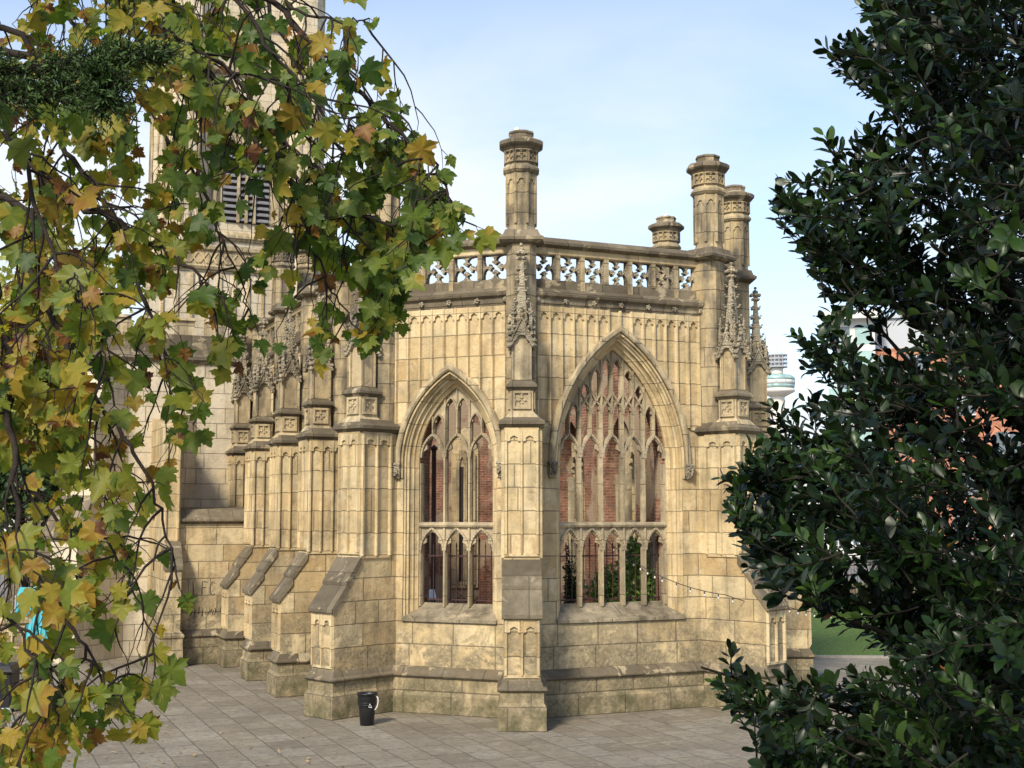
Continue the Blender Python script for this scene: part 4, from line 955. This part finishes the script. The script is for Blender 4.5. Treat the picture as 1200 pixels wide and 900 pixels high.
# ---------------------------------------------------------------- plane tree (left): trunk out of frame, drooping limbs across the view
def plane_tree():
    random.seed(21)
    e = empty('plane_tree', 'plane tree with drooping autumn branches of green, yellow and brown lobed leaves on the left', 'tree')
    base = Vector((-5.6, 7.2, 0)); topz = 8.5
    tp = curve([base, base+Vector((.1, 0, 2.2)), base+Vector((0, -.1, 4.6)), base+Vector((.25, 0, 6.6)), base+Vector((.5, .1, topz))], 6)
    mb = MB(); mb.tube(tp, [.34*(1-.62*i/(len(tp)-1)) + (.14 if i == 0 else 0) for i in range(len(tp))], 12); mb.build('trunk', M['bark_green'], e)
    limbs = [  # (start height on trunk, list of (px,py,depth), r0)
        (4.6, [(-60, 170, 6.6), (60, 225, 6.2), (150, 268, 6.0), (215, 310, 5.9), (262, 352, 5.8)], .045),
        (5.6, [(-40, 70, 6.6), (90, 95, 6.4), (190, 92, 6.2), (262, 118, 6.0), (330, 160, 5.9), (372, 200, 5.8)], .042),
        (6.6, [(60, -60, 6.5), (180, 20, 6.4), (250, 88, 6.3), (330, 205, 6.1), (400, 245, 6.0), (470, 262, 5.9), (560, 262, 5.8)], .045),
        (7.4, [(160, -120, 6.6), (290, -20, 6.5), (380, 60, 6.2), (450, 140, 6.0), (505, 190, 5.9), (530, 232, 5.8)], .04),
        (5.0, [(-80, 300, 6.0), (0, 390, 5.6), (12, 480, 5.4), (20, 600, 5.2), (60, 700, 5.0), (110, 780, 4.9), (150, 830, 4.8)], .038),
        (5.2, [(-30, 230, 6.0), (40, 330, 5.7), (90, 430, 5.5), (150, 520, 5.3), (190, 600, 5.2), (205, 690, 5.1)], .034),
        (6.0, [(-30, 30, 6.6), (60, 150, 6.4), (120, 240, 6.2), (170, 360, 6.0), (200, 430, 5.9), (230, 500, 5.8)], .034),
        (6.8, [(120, -60, 6.8), (210, 60, 6.6), (300, 130, 6.4), (350, 250, 6.2), (385, 330, 6.1), (420, 390, 6.0)], .032),
        (6.9, [(200, -80, 7.0), (330, 40, 6.7), (400, 180, 6.4), (440, 280, 6.2), (470, 350, 6.1)], .028),
        (4.8, [(-120, 420, 5.6), (-40, 560, 5.2), (-10, 680, 5.0), (30, 760, 4.8), (75, 840, 4.7)], .028),
        (6.2, [(-20, -40, 7.2), (100, 40, 7.0), (210, 180, 6.8), (270, 300, 6.6), (300, 390, 6.5)], .03),
        (6.4, [(-100, 120, 7.6), (20, 260, 7.4), (60, 420, 7.2), (110, 560, 7.0), (130, 650, 6.9)], .03),
        (7.6, [(120, -160, 6.6), (240, -60, 6.5), (330, 0, 6.3), (395, 25, 6.1), (430, 18, 6.0)], .03),
        (7.2, [(180, -110, 6.2), (260, -20, 6.0), (320, 60, 5.9), (375, 120, 5.8), (420, 150, 5.8)], .028),
        (7.0, [(60, -100, 5.8), (150, -10, 5.6), (220, 50, 5.5), (290, 90, 5.4), (350, 100, 5.4)], .026),
        (5.4, [(-90, 60, 5.4), (10, 160, 5.2), (60, 300, 5.0), (110, 380, 4.9), (135, 470, 4.8)], .026),
        (4.9, [(-100, 470, 6.6), (0, 540, 6.4), (70, 610, 6.2), (130, 640, 6.1), (170, 720, 6.0), (185, 790, 5.9)], .024),
    ]
    def lim(y):                                              # right-hand reach of the leaves at a height in the picture
        T = [(-60, 480), (0, 445), (50, 440), (90, 425), (120, 440), (140, 500), (200, 530), (265, 545), (300, 495), (360, 485), (385, 470), (430, 365), (470, 270), (510, 245), (560, 212), (610, 195), (640, 215), (690, 198), (730, 185), (800, 182), (850, 182), (880, 130), (905, 60), (1000, 40)]
        for (a, b_), (c_, d_) in zip(T[:-1], T[1:]):
            if a <= y <= c_: return b_+(d_-b_)*(y-a)/(c_-a)
        return 60
    lm = MB(); tmb = MB(); leaves = []
    def twig(p0, d, ln, r, depth):
        n = 7; pts = [p0]; v = d.normalized()
        for i in range(n):
            v = (v + unit()*.24 + Vector((0, 0, -.15))).normalized(); pts.append(pts[-1] + v*ln/n)
        q_ = proj(pts[-1])
        if q_[0] > lim(q_[1]) - 8 or pts[-1].y < 4.0: return False
        tmb.tube(pts, [r*(1-.65*i/n) for i in range(n+1)], 4)
        if depth > 0:
            for i in range(2, n):
                if random.random() < .5: twig(pts[i], (v + unit()*1.0).normalized(), ln*random.uniform(.4, .65), r*.6, depth-1)
        k0 = 2 if depth else 1
        for i in range(k0, n+1):
            if random.random() < ((.17 if depth else .32) if proj(pts[i])[0] < 200 or proj(pts[i])[0] > 400 else (.10 if depth else .22)) or i == n:
                leaves.append((pts[i], v))
        return True
    for hz, pl_, r0 in limbs:
        st = tp[min(len(tp)-1, int(hz/topz*(len(tp)-1)))]
        pts = curve([st] + [P(a, b_, d) for a, b_, d in pl_], 7)
        pts = [q_ + unit()*.018 for q_ in pts]
        for k in (1, 1, 3, 5): leaves.append((pts[-k], (pts[-1]-pts[-4]).normalized()))
        n = len(pts); l_ = MB(); l_.tube(pts, [max(.004, r0*.62*(1-.88*i/(n-1))) for i in range(n)], 7); l_.build('limb', M['bark'], e)
        for i in range(5, n):
            q_ = proj(pts[i])
            if q_[0] < -160 or q_[1] < -160: 
                continue
            kk = 2 if q_[0] > 0 else 1
            for _ in range(kk):
                if random.random() < (.20 if 150 < q_[0] < 400 and q_[1] > 240 else .36 if 170 < q_[0] < 400 and q_[1] > 0 else .30 if q_[1] > 380 else .46):
                    d = (pts[min(i+1, n-1)]-pts[i-1]).normalized()
                    for tr_ in range(3):
                        if twig(pts[i], (d*.6 + unit()*1.0 + Vector((0, 0, -.25))), random.uniform(.22, .62), .0065, 1 if random.random() < .6 else 0): break
    # denser leaf groups high on the crown's inner side, and fillers at the rim
    tag(tmb.build('twigs', M['bark'], e), kind='stuff')
    lmb = MB(); pet = MB(); cnt = 0
    for p_, v in leaves:
        s = random.choice([.055, .065, .078, .088, .10, .13])*random.uniform(.85, 1.1)
        q_ = proj(p_)
        if q_[0]+s*110 > lim(q_[1])+60: continue
        if 235 < q_[0] < 315 and 180 < q_[1] < 255 and random.random() < .6: continue
        if 330 <= q_[0] < 430 and 150 < q_[1] < 400 and random.random() < .3: continue
        if 200 < q_[0] < 420 and 265 < q_[1] < 450 and random.random() < .45: continue
        if 90 < q_[0] < 210 and 380 < q_[1] < 760 and random.random() < .45: continue
        d = (v*.5 + unit()*.75 + Vector((0, 0, -.55))).normalized(); pe = p_ + d*random.uniform(.03, .07)
        pet.tube([p_, pe], [.0022, .0018], 3)
        nrm = (Vector((0, -1, .35)) + unit()*.85).normalized()
        if random.random() < .2: nrm = unit()
        ax = (d + Vector((random.uniform(-.7, .7), 0, -.5 + random.uniform(-.5, .5)))).normalized()
        # colour: green mostly, yellow and brown scattered; more gold towards the left and top
        g = random.gauss(.38, .17) + (.12 if q_[0] < 230 else -.06)
        if random.random() < .09: g = random.uniform(.7, 1.0)
        if g > .88: s *= .7
        plane_leaf(lmb, pe, ax, nrm, s, max(0, min(1, g))); cnt += 1
    o = lmb.build('foliage', M['plane_leaf'], e); o['kind'] = 'stuff'
    tag(pet.build('leaf_stalks', M['bark'], e), kind='stuff')
    print('plane leaves', cnt)
plane_tree()

# conifer bough crossing the top left corner
def conifer():
    random.seed(5)
    e = empty('conifer_tree', 'dark green conifer bough reaching into the top left corner among the plane leaves', 'tree')
    base = Vector((-4.2, 4.9, 0)); tp = curve([base, base+Vector((-.1, 0, 2)), base+Vector((0, .1, 4)), base+Vector((.1, 0, 7))], 6)
    mb = MB(); mb.tube(tp, [.2*(1-.6*i/(len(tp)-1)) for i in range(len(tp))], 9); mb.build('trunk', M['bark'], e)
    bt = MB(); fo = MB()
    for s0, s1, y0, y1 in ((tp[14], None, 78, 62), (tp[13], None, 110, 92), (tp[12], None, 100, 120)):
        pts = curve([s0, P(-130, y0+10, 4.8), P(20, y0+4, 4.7), P(110, (y0+y1)/2, 4.65), P(185 if y0 == 78 else 120, y1, 4.6)], 9)
        bt.tube(pts, [max(.004, .028*(1-.85*i/(len(pts)-1))) for i in range(len(pts))], 6)
        n = len(pts)
        for i in range(12, n):
            for k in range(16):
                d = ((pts[i]-pts[i-1]).normalized()*.9 + unit()*.8); d.z *= .6; d.normalize(); ln = random.uniform(.05, .16); q0 = pts[i] + unit()*.02
                bt.tube([q0, q0+d*ln], [.0022, .001], 3)
                for j in range(9):
                    b0 = q0 + d*ln*(j+1)/9; dd = (d*.7+unit()).normalized()
                    oval_leaf(fo, b0, dd, unit(), random.uniform(.016, .028), random.random(), .28)
    bt.build('bough', M['bark'], e); o = fo.build('foliage', M['conifer'], e); o['kind'] = 'stuff'
conifer()

# ---------------------------------------------------------------- glossy evergreen (right)
def glossy_tree():
    random.seed(11)
    e = empty('evergreen_tree', 'large dark glossy-leaved evergreen tree filling the right side', 'tree')
    base = Vector((3.3, 6.6, 0))
    tp = curve([base, base+Vector((-.1, 0, 1.8)), base+Vector((-.25, -.1, 3.4)), base+Vector((-.2, -.1, 5.2)), base+Vector((0, 0, 7.2))], 6)
    mb = MB(); mb.tube(tp, [.24*(1-.7*i/(len(tp)-1)) + (.08 if i == 0 else 0) for i in range(len(tp))], 10); mb.build('trunk', M['bark_dark'], e)
    T = [(-120, 1000), (0, 1000), (28, 1020), (55, 958), (85, 965), (105, 1010), (130, 1030), (158, 975), (175, 960), (190, 1000), (205, 905), (230, 893), (270, 905), (300, 930), (330, 955), (365, 970), (385, 930), (405, 925), (430, 950), (455, 975), (478, 905), (500, 878), (530, 868), (560, 835), (600, 838), (640, 860), (665, 880), (700, 905), (725, 965), (750, 1000), (768, 985), (776, 800), (800, 826), (830, 852), (860, 880), (900, 880), (1050, 900)]
    def lim(y):
        for (a, b_), (c_, d_) in zip(T[:-1], T[1:]):
            if a <= y <= c_: return b_+(d_-b_)*(y-a)/(c_-a)
        return 1010 if y < 0 else 900
    # boughs reaching to the left edge of the crown
    tips = [(-60, 1060), (12, 1022), (62, 970), (40, 1040), (100, 1040), (165, 965), (180, 1030), (225, 910), (260, 930), (310, 960), (350, 1000), (400, 938), (440, 990), (490, 900), (520, 890), (560, 860), (610, 862), (650, 890), (700, 930), (640, 1040), (760, 1060), (782, 822), (820, 870), (860, 900), (900, 930), (950, 950), (300, 1150), (500, 1120), (120, 1160), (700, 1130), (850, 1080), (20, 1180)]
    br = MB(); starts = []; ends = []
    for i, (ty, tx) in enumerate(tips):
        dep = random.uniform(4.6, 5.6) if tx < 960 else random.uniform(4.7, 6.6)
        tip = P(tx, ty, dep); k = max(3, min(len(tp)-1, int((tip.z-.9)/7.2*(len(tp)-1)))); s0 = tp[k]
        m_ = s0.lerp(tip, .5) + Vector((random.uniform(-.1, .1), random.uniform(-.3, .1), random.uniform(-.05, .25)))
        pts = curve([s0, m_, tip], 9); n = len(pts)
        br = MB(); br.tube(pts, [max(.004, .035*(1-.88*j/(n-1))) for j in range(n)], 6); br.build('limb', M['bark_dark'], e)
        starts += [(pts[j], (pts[j]-pts[j-1]).normalized()) for j in range(4, n)]
        ends += [(pts[-k], (pts[-k+1]-pts[-k-1]).normalized()) for k in (2, 3, 5, 7)]
    tw_ = MB(); lv = MB(); cnt = 0
    def sprig(p0, d, ln, sz, force=False):
        nonlocal cnt
        n = 6; pts = [p0]; v = d.normalized()
        for i in range(n): v = (v + unit()*.14 + Vector((-.01, 0, .045))).normalized(); pts.append(pts[-1]+v*ln/n)
        q_ = proj(pts[-1]); q1 = proj(p0)
        if not force and q_[0] < lim(q_[1])+10: return False
        for z_ in (q_, q1):
            hole = .72 if (368 < z_[1] < 425 and 975 < z_[0] < 1080) else .5 if (465 < z_[1] < 540 and 1115 < z_[0] < 1190) else 0
            if not force and random.random() < hole: return False
        if any(728 < z_[1] < 792 and z_[0] < 1040 for z_ in (q_, q1)) and random.random() < .93: return False
        tw_.tube(pts, [.0042*(1-.6*i/n) for i in range(n+1)], 4)
        a0 = random.uniform(0, 6); x = v.orthogonal().normalized(); y = v.cross(x); base_t = random.gauss(.40, .24)
        nl = int(ln/.021)
        for i in range(nl):
            t = .18 + .82*(i+1)/nl; f = t*n; j = min(n-1, int(f)); pp = pts[j].lerp(pts[j+1], min(1, f-j)); a = a0+i*2.4
            rad = x*math.cos(a)+y*math.sin(a); ax = (v*(.55+.5*t) + rad*(1.0-.35*t)).normalized()
            nrm = (v*.9 - rad*.35 + Vector((0, 0, .5)) + unit()*.25).normalized()
            s = sz*random.uniform(.7, 1.12)*(1 if i < nl-2 else .8)
            tone = max(0, min(.94, base_t+random.uniform(-.14, .14)))
            if random.random() < .0008: tone = 1.1
            oval_leaf(lv, pp+rad*.006, ax, nrm, s, tone, random.uniform(.42, .58)); cnt += 1
        return True
    for p_, d in starts:
        for _ in range(4): sprig(p_, d*.8+unit()*.8+Vector((-.25, -.1, .2)), random.uniform(.14, .32), random.uniform(.055, .085))
    for p_, d in ends:
        for _ in range(2): sprig(p_, d+unit()*.5, random.uniform(.10, .18), random.uniform(.055, .08), True)
    tries = 0; made = 0
    while made < 2100 and tries < 14000:
        tries += 1
        y = random.uniform(-120, 1020); l_ = lim(y); x = l_ + (1380-l_)*random.random()**1.15
        if y > 110 and x < l_+230 and math.sin(y*.047+x*.021)+math.sin(y*.023-x*.037+1.3) < -.75 and random.random() < .8: continue
        # looser in the gap that shows lawn and path
        gap = 735 < y < 800 and x < 1075
        if gap and random.random() < .9: continue
        dep = random.uniform(4.0, 7.0) if x > l_+70 else random.uniform(4.5, 6.0)
        # a few thin places where the buildings behind show through
        if (370 < y < 440 and 975 < x < 1085 and random.random() < .6) or (455 < y < 540 and 1115 < x < 1200 and random.random() < .4): continue
        if sprig(P(x, y, dep), Vector((-.75, -.25, .30))+unit()*.75, random.uniform(.14, .34), random.uniform(.05, .082)): made += 1
    tag(tw_.build('twigs', M['bark_dark'], e), kind='stuff'); o = lv.build('foliage', M['glossy_leaf'], e); o['kind'] = 'stuff'
    print('glossy leaves', cnt)
glossy_tree()

# ---------------------------------------------------------------- bushes, far trees
def leaf_cloud(mb, c, rad, n, s, fl=1.0, clumps=14, up=.3):
    cl = []
    for _ in range(clumps):
        d = unit(); cl.append((Vector((c.x+d.x*rad.x*random.uniform(.3, .85), c.y+d.y*rad.y*random.uniform(.3, .85), c.z+d.z*rad.z*random.uniform(.3, .9))), random.uniform(.22, .42), random.random()))
    for i in range(n):
        q_, r_, t_ = random.choice(cl); d = unit(); k = random.random()**.4*r_
        p_ = Vector((q_.x+d.x*k*rad.x*1.1, q_.y+d.y*k*rad.y*1.1, q_.z+d.z*k*rad.z*1.1))
        oval_leaf_fast(mb, p_, unit(), (d+Vector((0, 0, up))+unit()*.6), s*random.uniform(.6, 1.3), max(0, min(1, t_*.6+random.uniform(0, .4))))
def oval_leaf_fast(mb, p, axis, nrm, s, tone):
    y = axis; x = y.cross(nrm); x = x.normalized() if x.length > .01 else y.orthogonal().normalized()
    mb.add([p, p+(y*.45+x*.3)*s, p+y*s, p+(y*.45-x*.3)*s], [(0, 1, 2, 3)], False, tone)
def broad_tree(base, h, rad, n, s, mat, label, clumps=22, trunk_r=.25, name='broadleaf_tree', grp=None):
    e = empty(name, label, 'tree', group=grp); b = Vector(base)
    tp = curve([b, b+Vector((.1, 0, h*.3)), b+Vector((-.1, .1, h*.6)), b+Vector((0, 0, h*.9))], 5)
    mb = MB(); mb.tube(tp, [trunk_r*(1-.75*i/(len(tp)-1)) for i in range(len(tp))], 8)
    for i in range(9):
        k = random.randint(4, len(tp)-2); d = unit(); d.z = abs(d.z)*.6+.2; mb.tube([tp[k], tp[k]+d*rad*.5, tp[k]+d*rad*.95+Vector((0, 0, .2))], [trunk_r*.35, trunk_r*.2, trunk_r*.06], 5)
    mb.build('trunk', M['bark'], e)
    mb = MB(); leaf_cloud(mb, b+Vector((0, 0, h*.62)), Vector((rad, rad, h*.42)), n, s, clumps=clumps); mb.build('crown', M[mat], e)
    return e
random.seed(3)
broad_tree((-15.3, 44, 0), 14, 3.6, 9000, .30, 'far_yellow', 'tall tree of pale yellow green leaves beyond the church at the far left', 30)
broad_tree((-22.5, 52, 0), 12, 4.5, 6000, .34, 'far_yellow', 'broad yellow green tree standing farthest left behind the railings', 26)
broad_tree((-14.2, 37.5, 0), 6.5, 1.6, 2600, .22, 'ivy_leaf', 'small dark evergreen tree beside the shaded aisle wall', 12, .12)
broad_tree((12.6, 44, 0), 5.0, 2.2, 2600, .22, 'ivy_leaf', 'small dark tree on the lawn right of the church', 14, .12)
broad_tree((20.5, 50, 0), 7.0, 2.8, 3000, .26, 'ivy_leaf', 'larger dark tree at the far side of the lawn', 14, .16)
# bush and ivy inside the ruin
q_ = P(742, 690, 28.6)
e = empty('bush', 'bright green leafy bush inside the ruin behind the wide window', 'bush'); mb = MB()
random.seed(9)
leaf_cloud(mb, Vector((q_.x+.1, 28.9, 1.9)), Vector((1.05, .8, 1.35)), 6500, .12, clumps=18); mb.build('foliage', M['bush_leaf'], e)
mb = MB()
for k in range(6): mb.tube([Vector((q_.x+.1*k-.3, 28.7, 0)), Vector((q_.x+.25*k-.7, 28.7+random.uniform(-.3, .3), 1.9))], [.025, .01], 5)
mb.build('stem', M['bark'], e)
e = empty('shrub', 'low dark green shrub inside the ruin behind the narrow window', 'bush'); mb = MB(); q_ = P(537, 690, 28.6)
leaf_cloud(mb, Vector((q_.x, 28.6, 1.35)), Vector((.55, .5, 1.0)), 2200, .10, clumps=10); mb.build('foliage', M['ivy_leaf'], e)
mb = MB()
for k in range(3): mb.tube([Vector((q_.x+.1*k-.1, 28.6, 0)), Vector((q_.x+.2*k-.2, 28.6, 1.5))], [.02, .008], 5)
mb.build('stem', M['bark'], e)
e = empty('ivy', 'dark trailing ivy climbing a pier inside the left light of the wide window', 'ivy'); mb = MB(); q_ = P(668, 640, 27.4)
leaf_cloud(mb, Vector((q_.x, 27.4, 2.2)), Vector((.2, .2, 1.9)), 1500, .08, clumps=14); mb.build('foliage', M['ivy_leaf'], e)
mb = MB(); mb.tube([Vector((q_.x, 27.45, 0)), Vector((q_.x+.05, 27.45, 1.5)), Vector((q_.x-.05, 27.45, 3.6))], [.02, .015, .006], 5); mb.build('stem', M['bark'], e)

# ---------------------------------------------------------------- left foreground and middle distance
def litter_bin():
    q_ = P(-2, 832, 25.4); f = Frame(q_.x, q_.y, 5); e = empty('litter_bin', 'square black litter bin with grey base band on the bed edge at the left border', 'litter bin')
    mb = MB(); mb.box(f, -.3, .3, -.3, .3, .03, .74); mb.build('body', M['black'], e, bevel=.015)
    mb = MB(); mb.box(f, -.31, .31, -.31, .31, .06, .10); mb.build('base_band', M['grey_panel'], e)
    mb = MB(); mb.loft(f, [(-.33, .33, -.33, .33, .74), (-.34, .34, -.34, .34, .80), (-.26, .26, -.26, .26, .90)]); mb.build('lid', M['black'], e, bevel=.01)
    mb = MB(); mb.box(f, -.18, .18, .295, .304, .52, .66); mb.build('slot', M['void'], e)  # dark plate stands in for the shaded opening
litter_bin()
random.seed(31)
mb = MB()
for i in range(2600):
    s_ = random.uniform(-12, .1); of = random.uniform(-.3, 3.2) if random.random() < .90 else -abs(random.gauss(0, 1.8)); x, y = kpt(s_, of)
    z_ = .036 if of > .1 else (.058 if of > -.0 else .004)
    oval_leaf_fast(mb, Vector((x, y, z_+random.uniform(0, .03))), Vector((random.uniform(-1, 1), random.uniform(-1, 1), random.uniform(-.1, .25))).normalized(), Vector((0, 0, 1)), random.uniform(.04, .11), random.random())
o = mb.build('fallen_leaves', M['litter']); tag(o, 'brown fallen leaves scattered over the soil bed at the lower left', 'fallen leaves', kind='stuff')
def stone_pier():
    q_ = P(12, 774, 33.8); f = Frame(q_.x, q_.y, A); e = empty('gate_pier', 'short carved stone gate pier at the left edge in front of the railings', 'gate pier')
    mb = MB(); mb.loft(f, [(-.42, .42, -.42, .42, -.02), (-.42, .42, -.42, .42, .25), (-.34, .34, -.34, .34, .32), (-.34, .34, -.34, .34, .95)]); mb.build('shaft', M['stone_low'], e)
    mb = MB(); panel_ribs(mb, f, -.28, .28, 2, .38, .9, .34); mb.build('blind_panelling', M['stone_plain'], e)
    mb = MB(); mb.loft(f, [(-.36, .36, -.36, .36, .95), (-.44, .44, -.44, .44, 1.0), (-.44, .44, -.44, .44, 1.08), (-.1, .1, -.1, .1, 1.25)]); mb.build('cap', M['stone_mould'], e)
stone_pier()
def fence(x0, y0, x1, y1, h, label, zb=.0, sp_=.14):
    e = empty('iron_fence', label, 'fence', group='iron fences'); d = Vector((x1-x0, y1-y0)); ln = d.length; f = Frame(x0, y0, math.degrees(math.atan2(d.y, d.x)))
    n = int(ln/sp_); mb = MB()
    for i in range(n+1): u = ln*i/n; mb.box(f, u-.011, u+.011, -.011, .011, zb, h); mb.rings(f.sub(u, 0), [(.02, h), (.001, h+.1)], 4, 0)
    o = mb.build('bars', M['iron'], e); o['kind'] = 'stuff'
    for z in (zb+.12, h-.15): mb = MB(); mb.box(f, 0, ln, -.02, .02, z-.02, z+.02); mb.build('rail', M['iron'], e)
fence(-26, 35.0, -12.9, 38.6, 2.3, 'tall dark iron fence beyond the paving at the far left')
fence(7.6, 59, 30, 57, 1.6, 'dark iron fence along the far side of the lawn at the right')
mb = MB(); wf = Frame(7.6, 59.3, -5); mb.box(wf, 0, 23, -.2, .15, 0, .55); mb.loft(wf, [(-.02, 23.02, -.24, .19, .55), (-.02, 23.02, -.24, .19, .62), (0, 23, -.1, .05, .68)]); o = mb.build('low_wall', M['stone_shade']); tag(o, 'low stone wall with coping at the back of the lawn', 'wall')
# turquoise hoarding cloth on a frame
def stall():
    q_ = P(44, 770, 36.0); f = Frame(q_.x, q_.y, 8); e = empty('stall', 'turquoise cloth stall with a metal frame beside the gate pier at the far left', 'stall')
    mb = MB(); n = 14; A_ = []; 
    rows = []
    for z in (.15, .8, 1.55): rows.append([(-.62+1.24*i/n, .04*math.sin(i*2.1+z*3), z) for i in range(n+1)])
    rows.append([(-.62+1.24*i/n, -.35, 1.75) for i in range(n+1)]); rows.append([(-.62+1.24*i/n, -.9, 1.5+.02*math.sin(i)) for i in range(n+1)]); rows.append([(-.62+1.24*i/n, -.95, .3) for i in range(n+1)])
    mb.strip(f, rows); o = mb.build('cloth', M['cyan'], e); so = o.modifiers.new('solid', 'SOLIDIFY'); so.thickness = .015
    for u in (-.64, .64):
        for o_ in (.0, -.9): mb = MB(); mb.tube([f.pt(u, o_, 0), f.pt(u, o_, 1.55)], [.02, .02], 6); mb.build('post', M['grey_panel'], e)
stall()
def bench(px, py, Y, label, L_=1.5, ang=0):
    q_ = P(px, py, Y); f = Frame(q_.x, q_.y, ang); e = empty('bench', label, 'bench', group='benches by the church')
    for i in range(4): mb = MB(); mb.box(f, -L_/2, L_/2, .06+i*.11-.2, .15+i*.11-.2, .43, .46); mb.build('seat_slat', M['timber'], e)
    for i in range(3): mb = MB(); mb.box(f, -L_/2, L_/2, -.2, -.175, .56+i*.12, .65+i*.12); mb.build('back_slat', M['timber'], e)
    for u in (-L_/2+.1, L_/2-.1):
        for o_ in (-.2, .22): mb = MB(); mb.box(f, u-.03, u+.03, o_-.03, o_+.03, 0, .43 if o_ > 0 else .92); mb.build('leg', M['timber'], e)
bench(78, 760, 36.5, 'grey timber bench next to the turquoise stall', 1.0, 10)
bench(127, 758, 36.0, 'small timber bench in front of the lit buttress foot', .6, A)

# ---------------------------------------------------------------- far buildings and the radio tower on the right
def radio_tower():
    q_ = P(914, 600, 600); f = Frame(q_.x, 600, 0); e = empty('observation_tower', 'distant pale concrete tower with a round turquoise-glazed deck and lattice crown', 'tower')
    zz = lambda y: P(914, y, 600).z
    mb = MB(); mb.rings(f, [(4.0, 0), (3.6, zz(540)), (3.3, zz(468)), (3.3, zz(462))], 24, 0, True); mb.build('shaft', M['shaft'], e)
    mb = MB(); mb.rings(f, [(3.3, zz(465.5)), (5.2, zz(463)), (8.0, zz(459.5)), (8.0, zz(456))], 32, 0, True); mb.build('deck_underside', M['shaft'], e)
    mb = MB(); mb.rings(f, [(7.7, zz(456)), (8.1, zz(453)), (8.1, zz(451))], 32, 0, True); mb.build('lower_glazing', M['disc_green'], e)
    mb = MB(); mb.rings(f, [(8.2, zz(451)), (8.2, zz(446))], 32, 0, True); mb.build('deck_band', M['pale_render'], e)
    mb = MB(); mb.rings(f, [(8.25, zz(446)), (8.25, zz(443.5)), (7.8, zz(442)), (6.5, zz(440)), (3, zz(439.6))], 32, 0, True); mb.build('upper_glazing', M['disc_green'], e)
    mb = MB()
    for k in range(24):
        f2 = f.sub(0, 0, 15*k)
        if k % 2: mb.box(f2, -.35, .35, 8.15, 8.3, zz(450.2), zz(446.8))
    mb.build('deck_panels', M['disc_green'], e)
    mb = MB(); mb.rings(f, [(3.0, zz(440)), (2.8, zz(431))], 16, 0, True); mb.build('neck', M['shaft'], e)
    mb = MB()
    for k in range(4):
        zc = zz(431-k*4.6); mb.rings(f, [(4.8, zc), (5.0, zc+.1), (5.0, zc+.5), (4.8, zc+.6)], 20, 0)
    for k in range(16):
        f2 = f.sub(0, 0, 22.5*k); mb.box(f2, -.14, .14, 4.6, 4.85, zz(431), zz(415))
    mb.build('crown_lattice', M['grey_panel'], e)
    mb = MB(); mb.rings(f, [(3.2, zz(431)), (3.2, zz(416))], 16, 0); mb.build('crown_core', M['pale_render'], e)
    for dx, hy in ((-2.6, 409), (.5, 405), (1.8, 411)): mb = MB(); mb.tube([f.pt(dx, 0, zz(416)), f.pt(dx, 0, zz(hy))], [.16, .1], 5); mb.build('aerial', M['grey_panel'], e)
radio_tower()
def office(fr, w, d, h, label, floors, bays_, wall, name='office_building', z_split=None, top_mat=None):
    e = empty(name, label, 'building'); mb = MB()
    zt = z_split or h
    mb.box(fr, 0, w, -d, 0, 0, zt); mb.build('wall', M[wall], e)
    if z_split: mb = MB(); mb.box(fr, .15, w-.15, -d+.2, -.15, zt, h); mb.build('top_storey', M[top_mat], e)
    mb = MB(); mb.loft(fr, [(-.2, w+.2, -d-.2, .2, h), (-.2, w+.2, -d-.2, .2, h+.35)]); mb.build('roof', M['grey_panel'], e)
    fh = zt/floors; bw = w/bays_
    for i in range(floors):
        for j in range(bays_):
            a, b_ = bw*(j+.22), bw*(j+.78); z0, z1 = fh*(i+.28), fh*(i+.82)
            mb = MB(); mb.box(fr, a, b_, -.02, .03, z0, z1); wn_ = mb.build('window', M['glass_dark'], e)
            mb = MB(); mb.box(fr, a-.08, b_+.08, .0, .12, z0-.15, z0); mb.box(fr, (a+b_)/2-.04, (a+b_)/2+.04, .02, .07, z0, z1); mb.build('frame', M['pale_render'], wn_)
    return e
# salmon brick block with grey metal top storey and a glazed balcony stack at its left end
q_ = P(1003, 600, 150); bf_ = Frame(q_.x, 150, -17)
ob = office(bf_, 34, 16, P(1003, 375, 150).z, 'large salmon brick apartment block with grey metal top storey behind the evergreen tree', 5, 7, 'brick_salmon', 'apartment_block', P(1003, 410, 150).z, 'grey_panel')
q_ = P(976, 600, 148); sf = Frame(q_.x, 148, -17); hT = P(976, 376, 148).z
mb = MB(); mb.box(sf, .6, 5.2, -8, 0, 0, hT); mb.build('stair_core', M['pale_render'], ob)
mb = MB(); mb.box(sf, -.4, 6, -8.3, 1.3, hT, hT+.9); mb.build('roof_slab', M['pale_render'], ob)
for k in range(8):
    z_ = 1.5+k*3.05
    if z_ > hT-1.5: break
    mb = MB(); mb.box(sf, -.1, 2.6, -.1, 1.2, z_, z_+.25); bl = mb.build('balcony', M['pale_render'], ob)
    mb = MB(); mb.box(sf, -.08, 2.58, 1.14, 1.19, z_+.25, z_+1.25); mb.build('glass_rail', M['disc_green'], bl)
    mb = MB(); mb.box(sf, .8, 2.4, .0, .03, z_+.3, z_+2.4); mb.build('window', M['glass_dark'], ob)
    mb = MB(); mb.box(sf, 3.0, 4.9, .0, .03, z_+.3, z_+2.6); mb.build('window', M['disc_green'], ob)
q_ = P(895, 600, 110); office(Frame(q_.x, 110, 0), 9.0, 8, 7.2, 'low pale rendered building far beyond the lawn', 2, 5, 'pale_render', 'pale_building')
q_ = P(-80, 600, 95); office(Frame(q_.x, 95, 0), 18, 10, 9.5, 'pale building far beyond the trees at the left', 3, 7, 'pale_render', 'terrace_building')
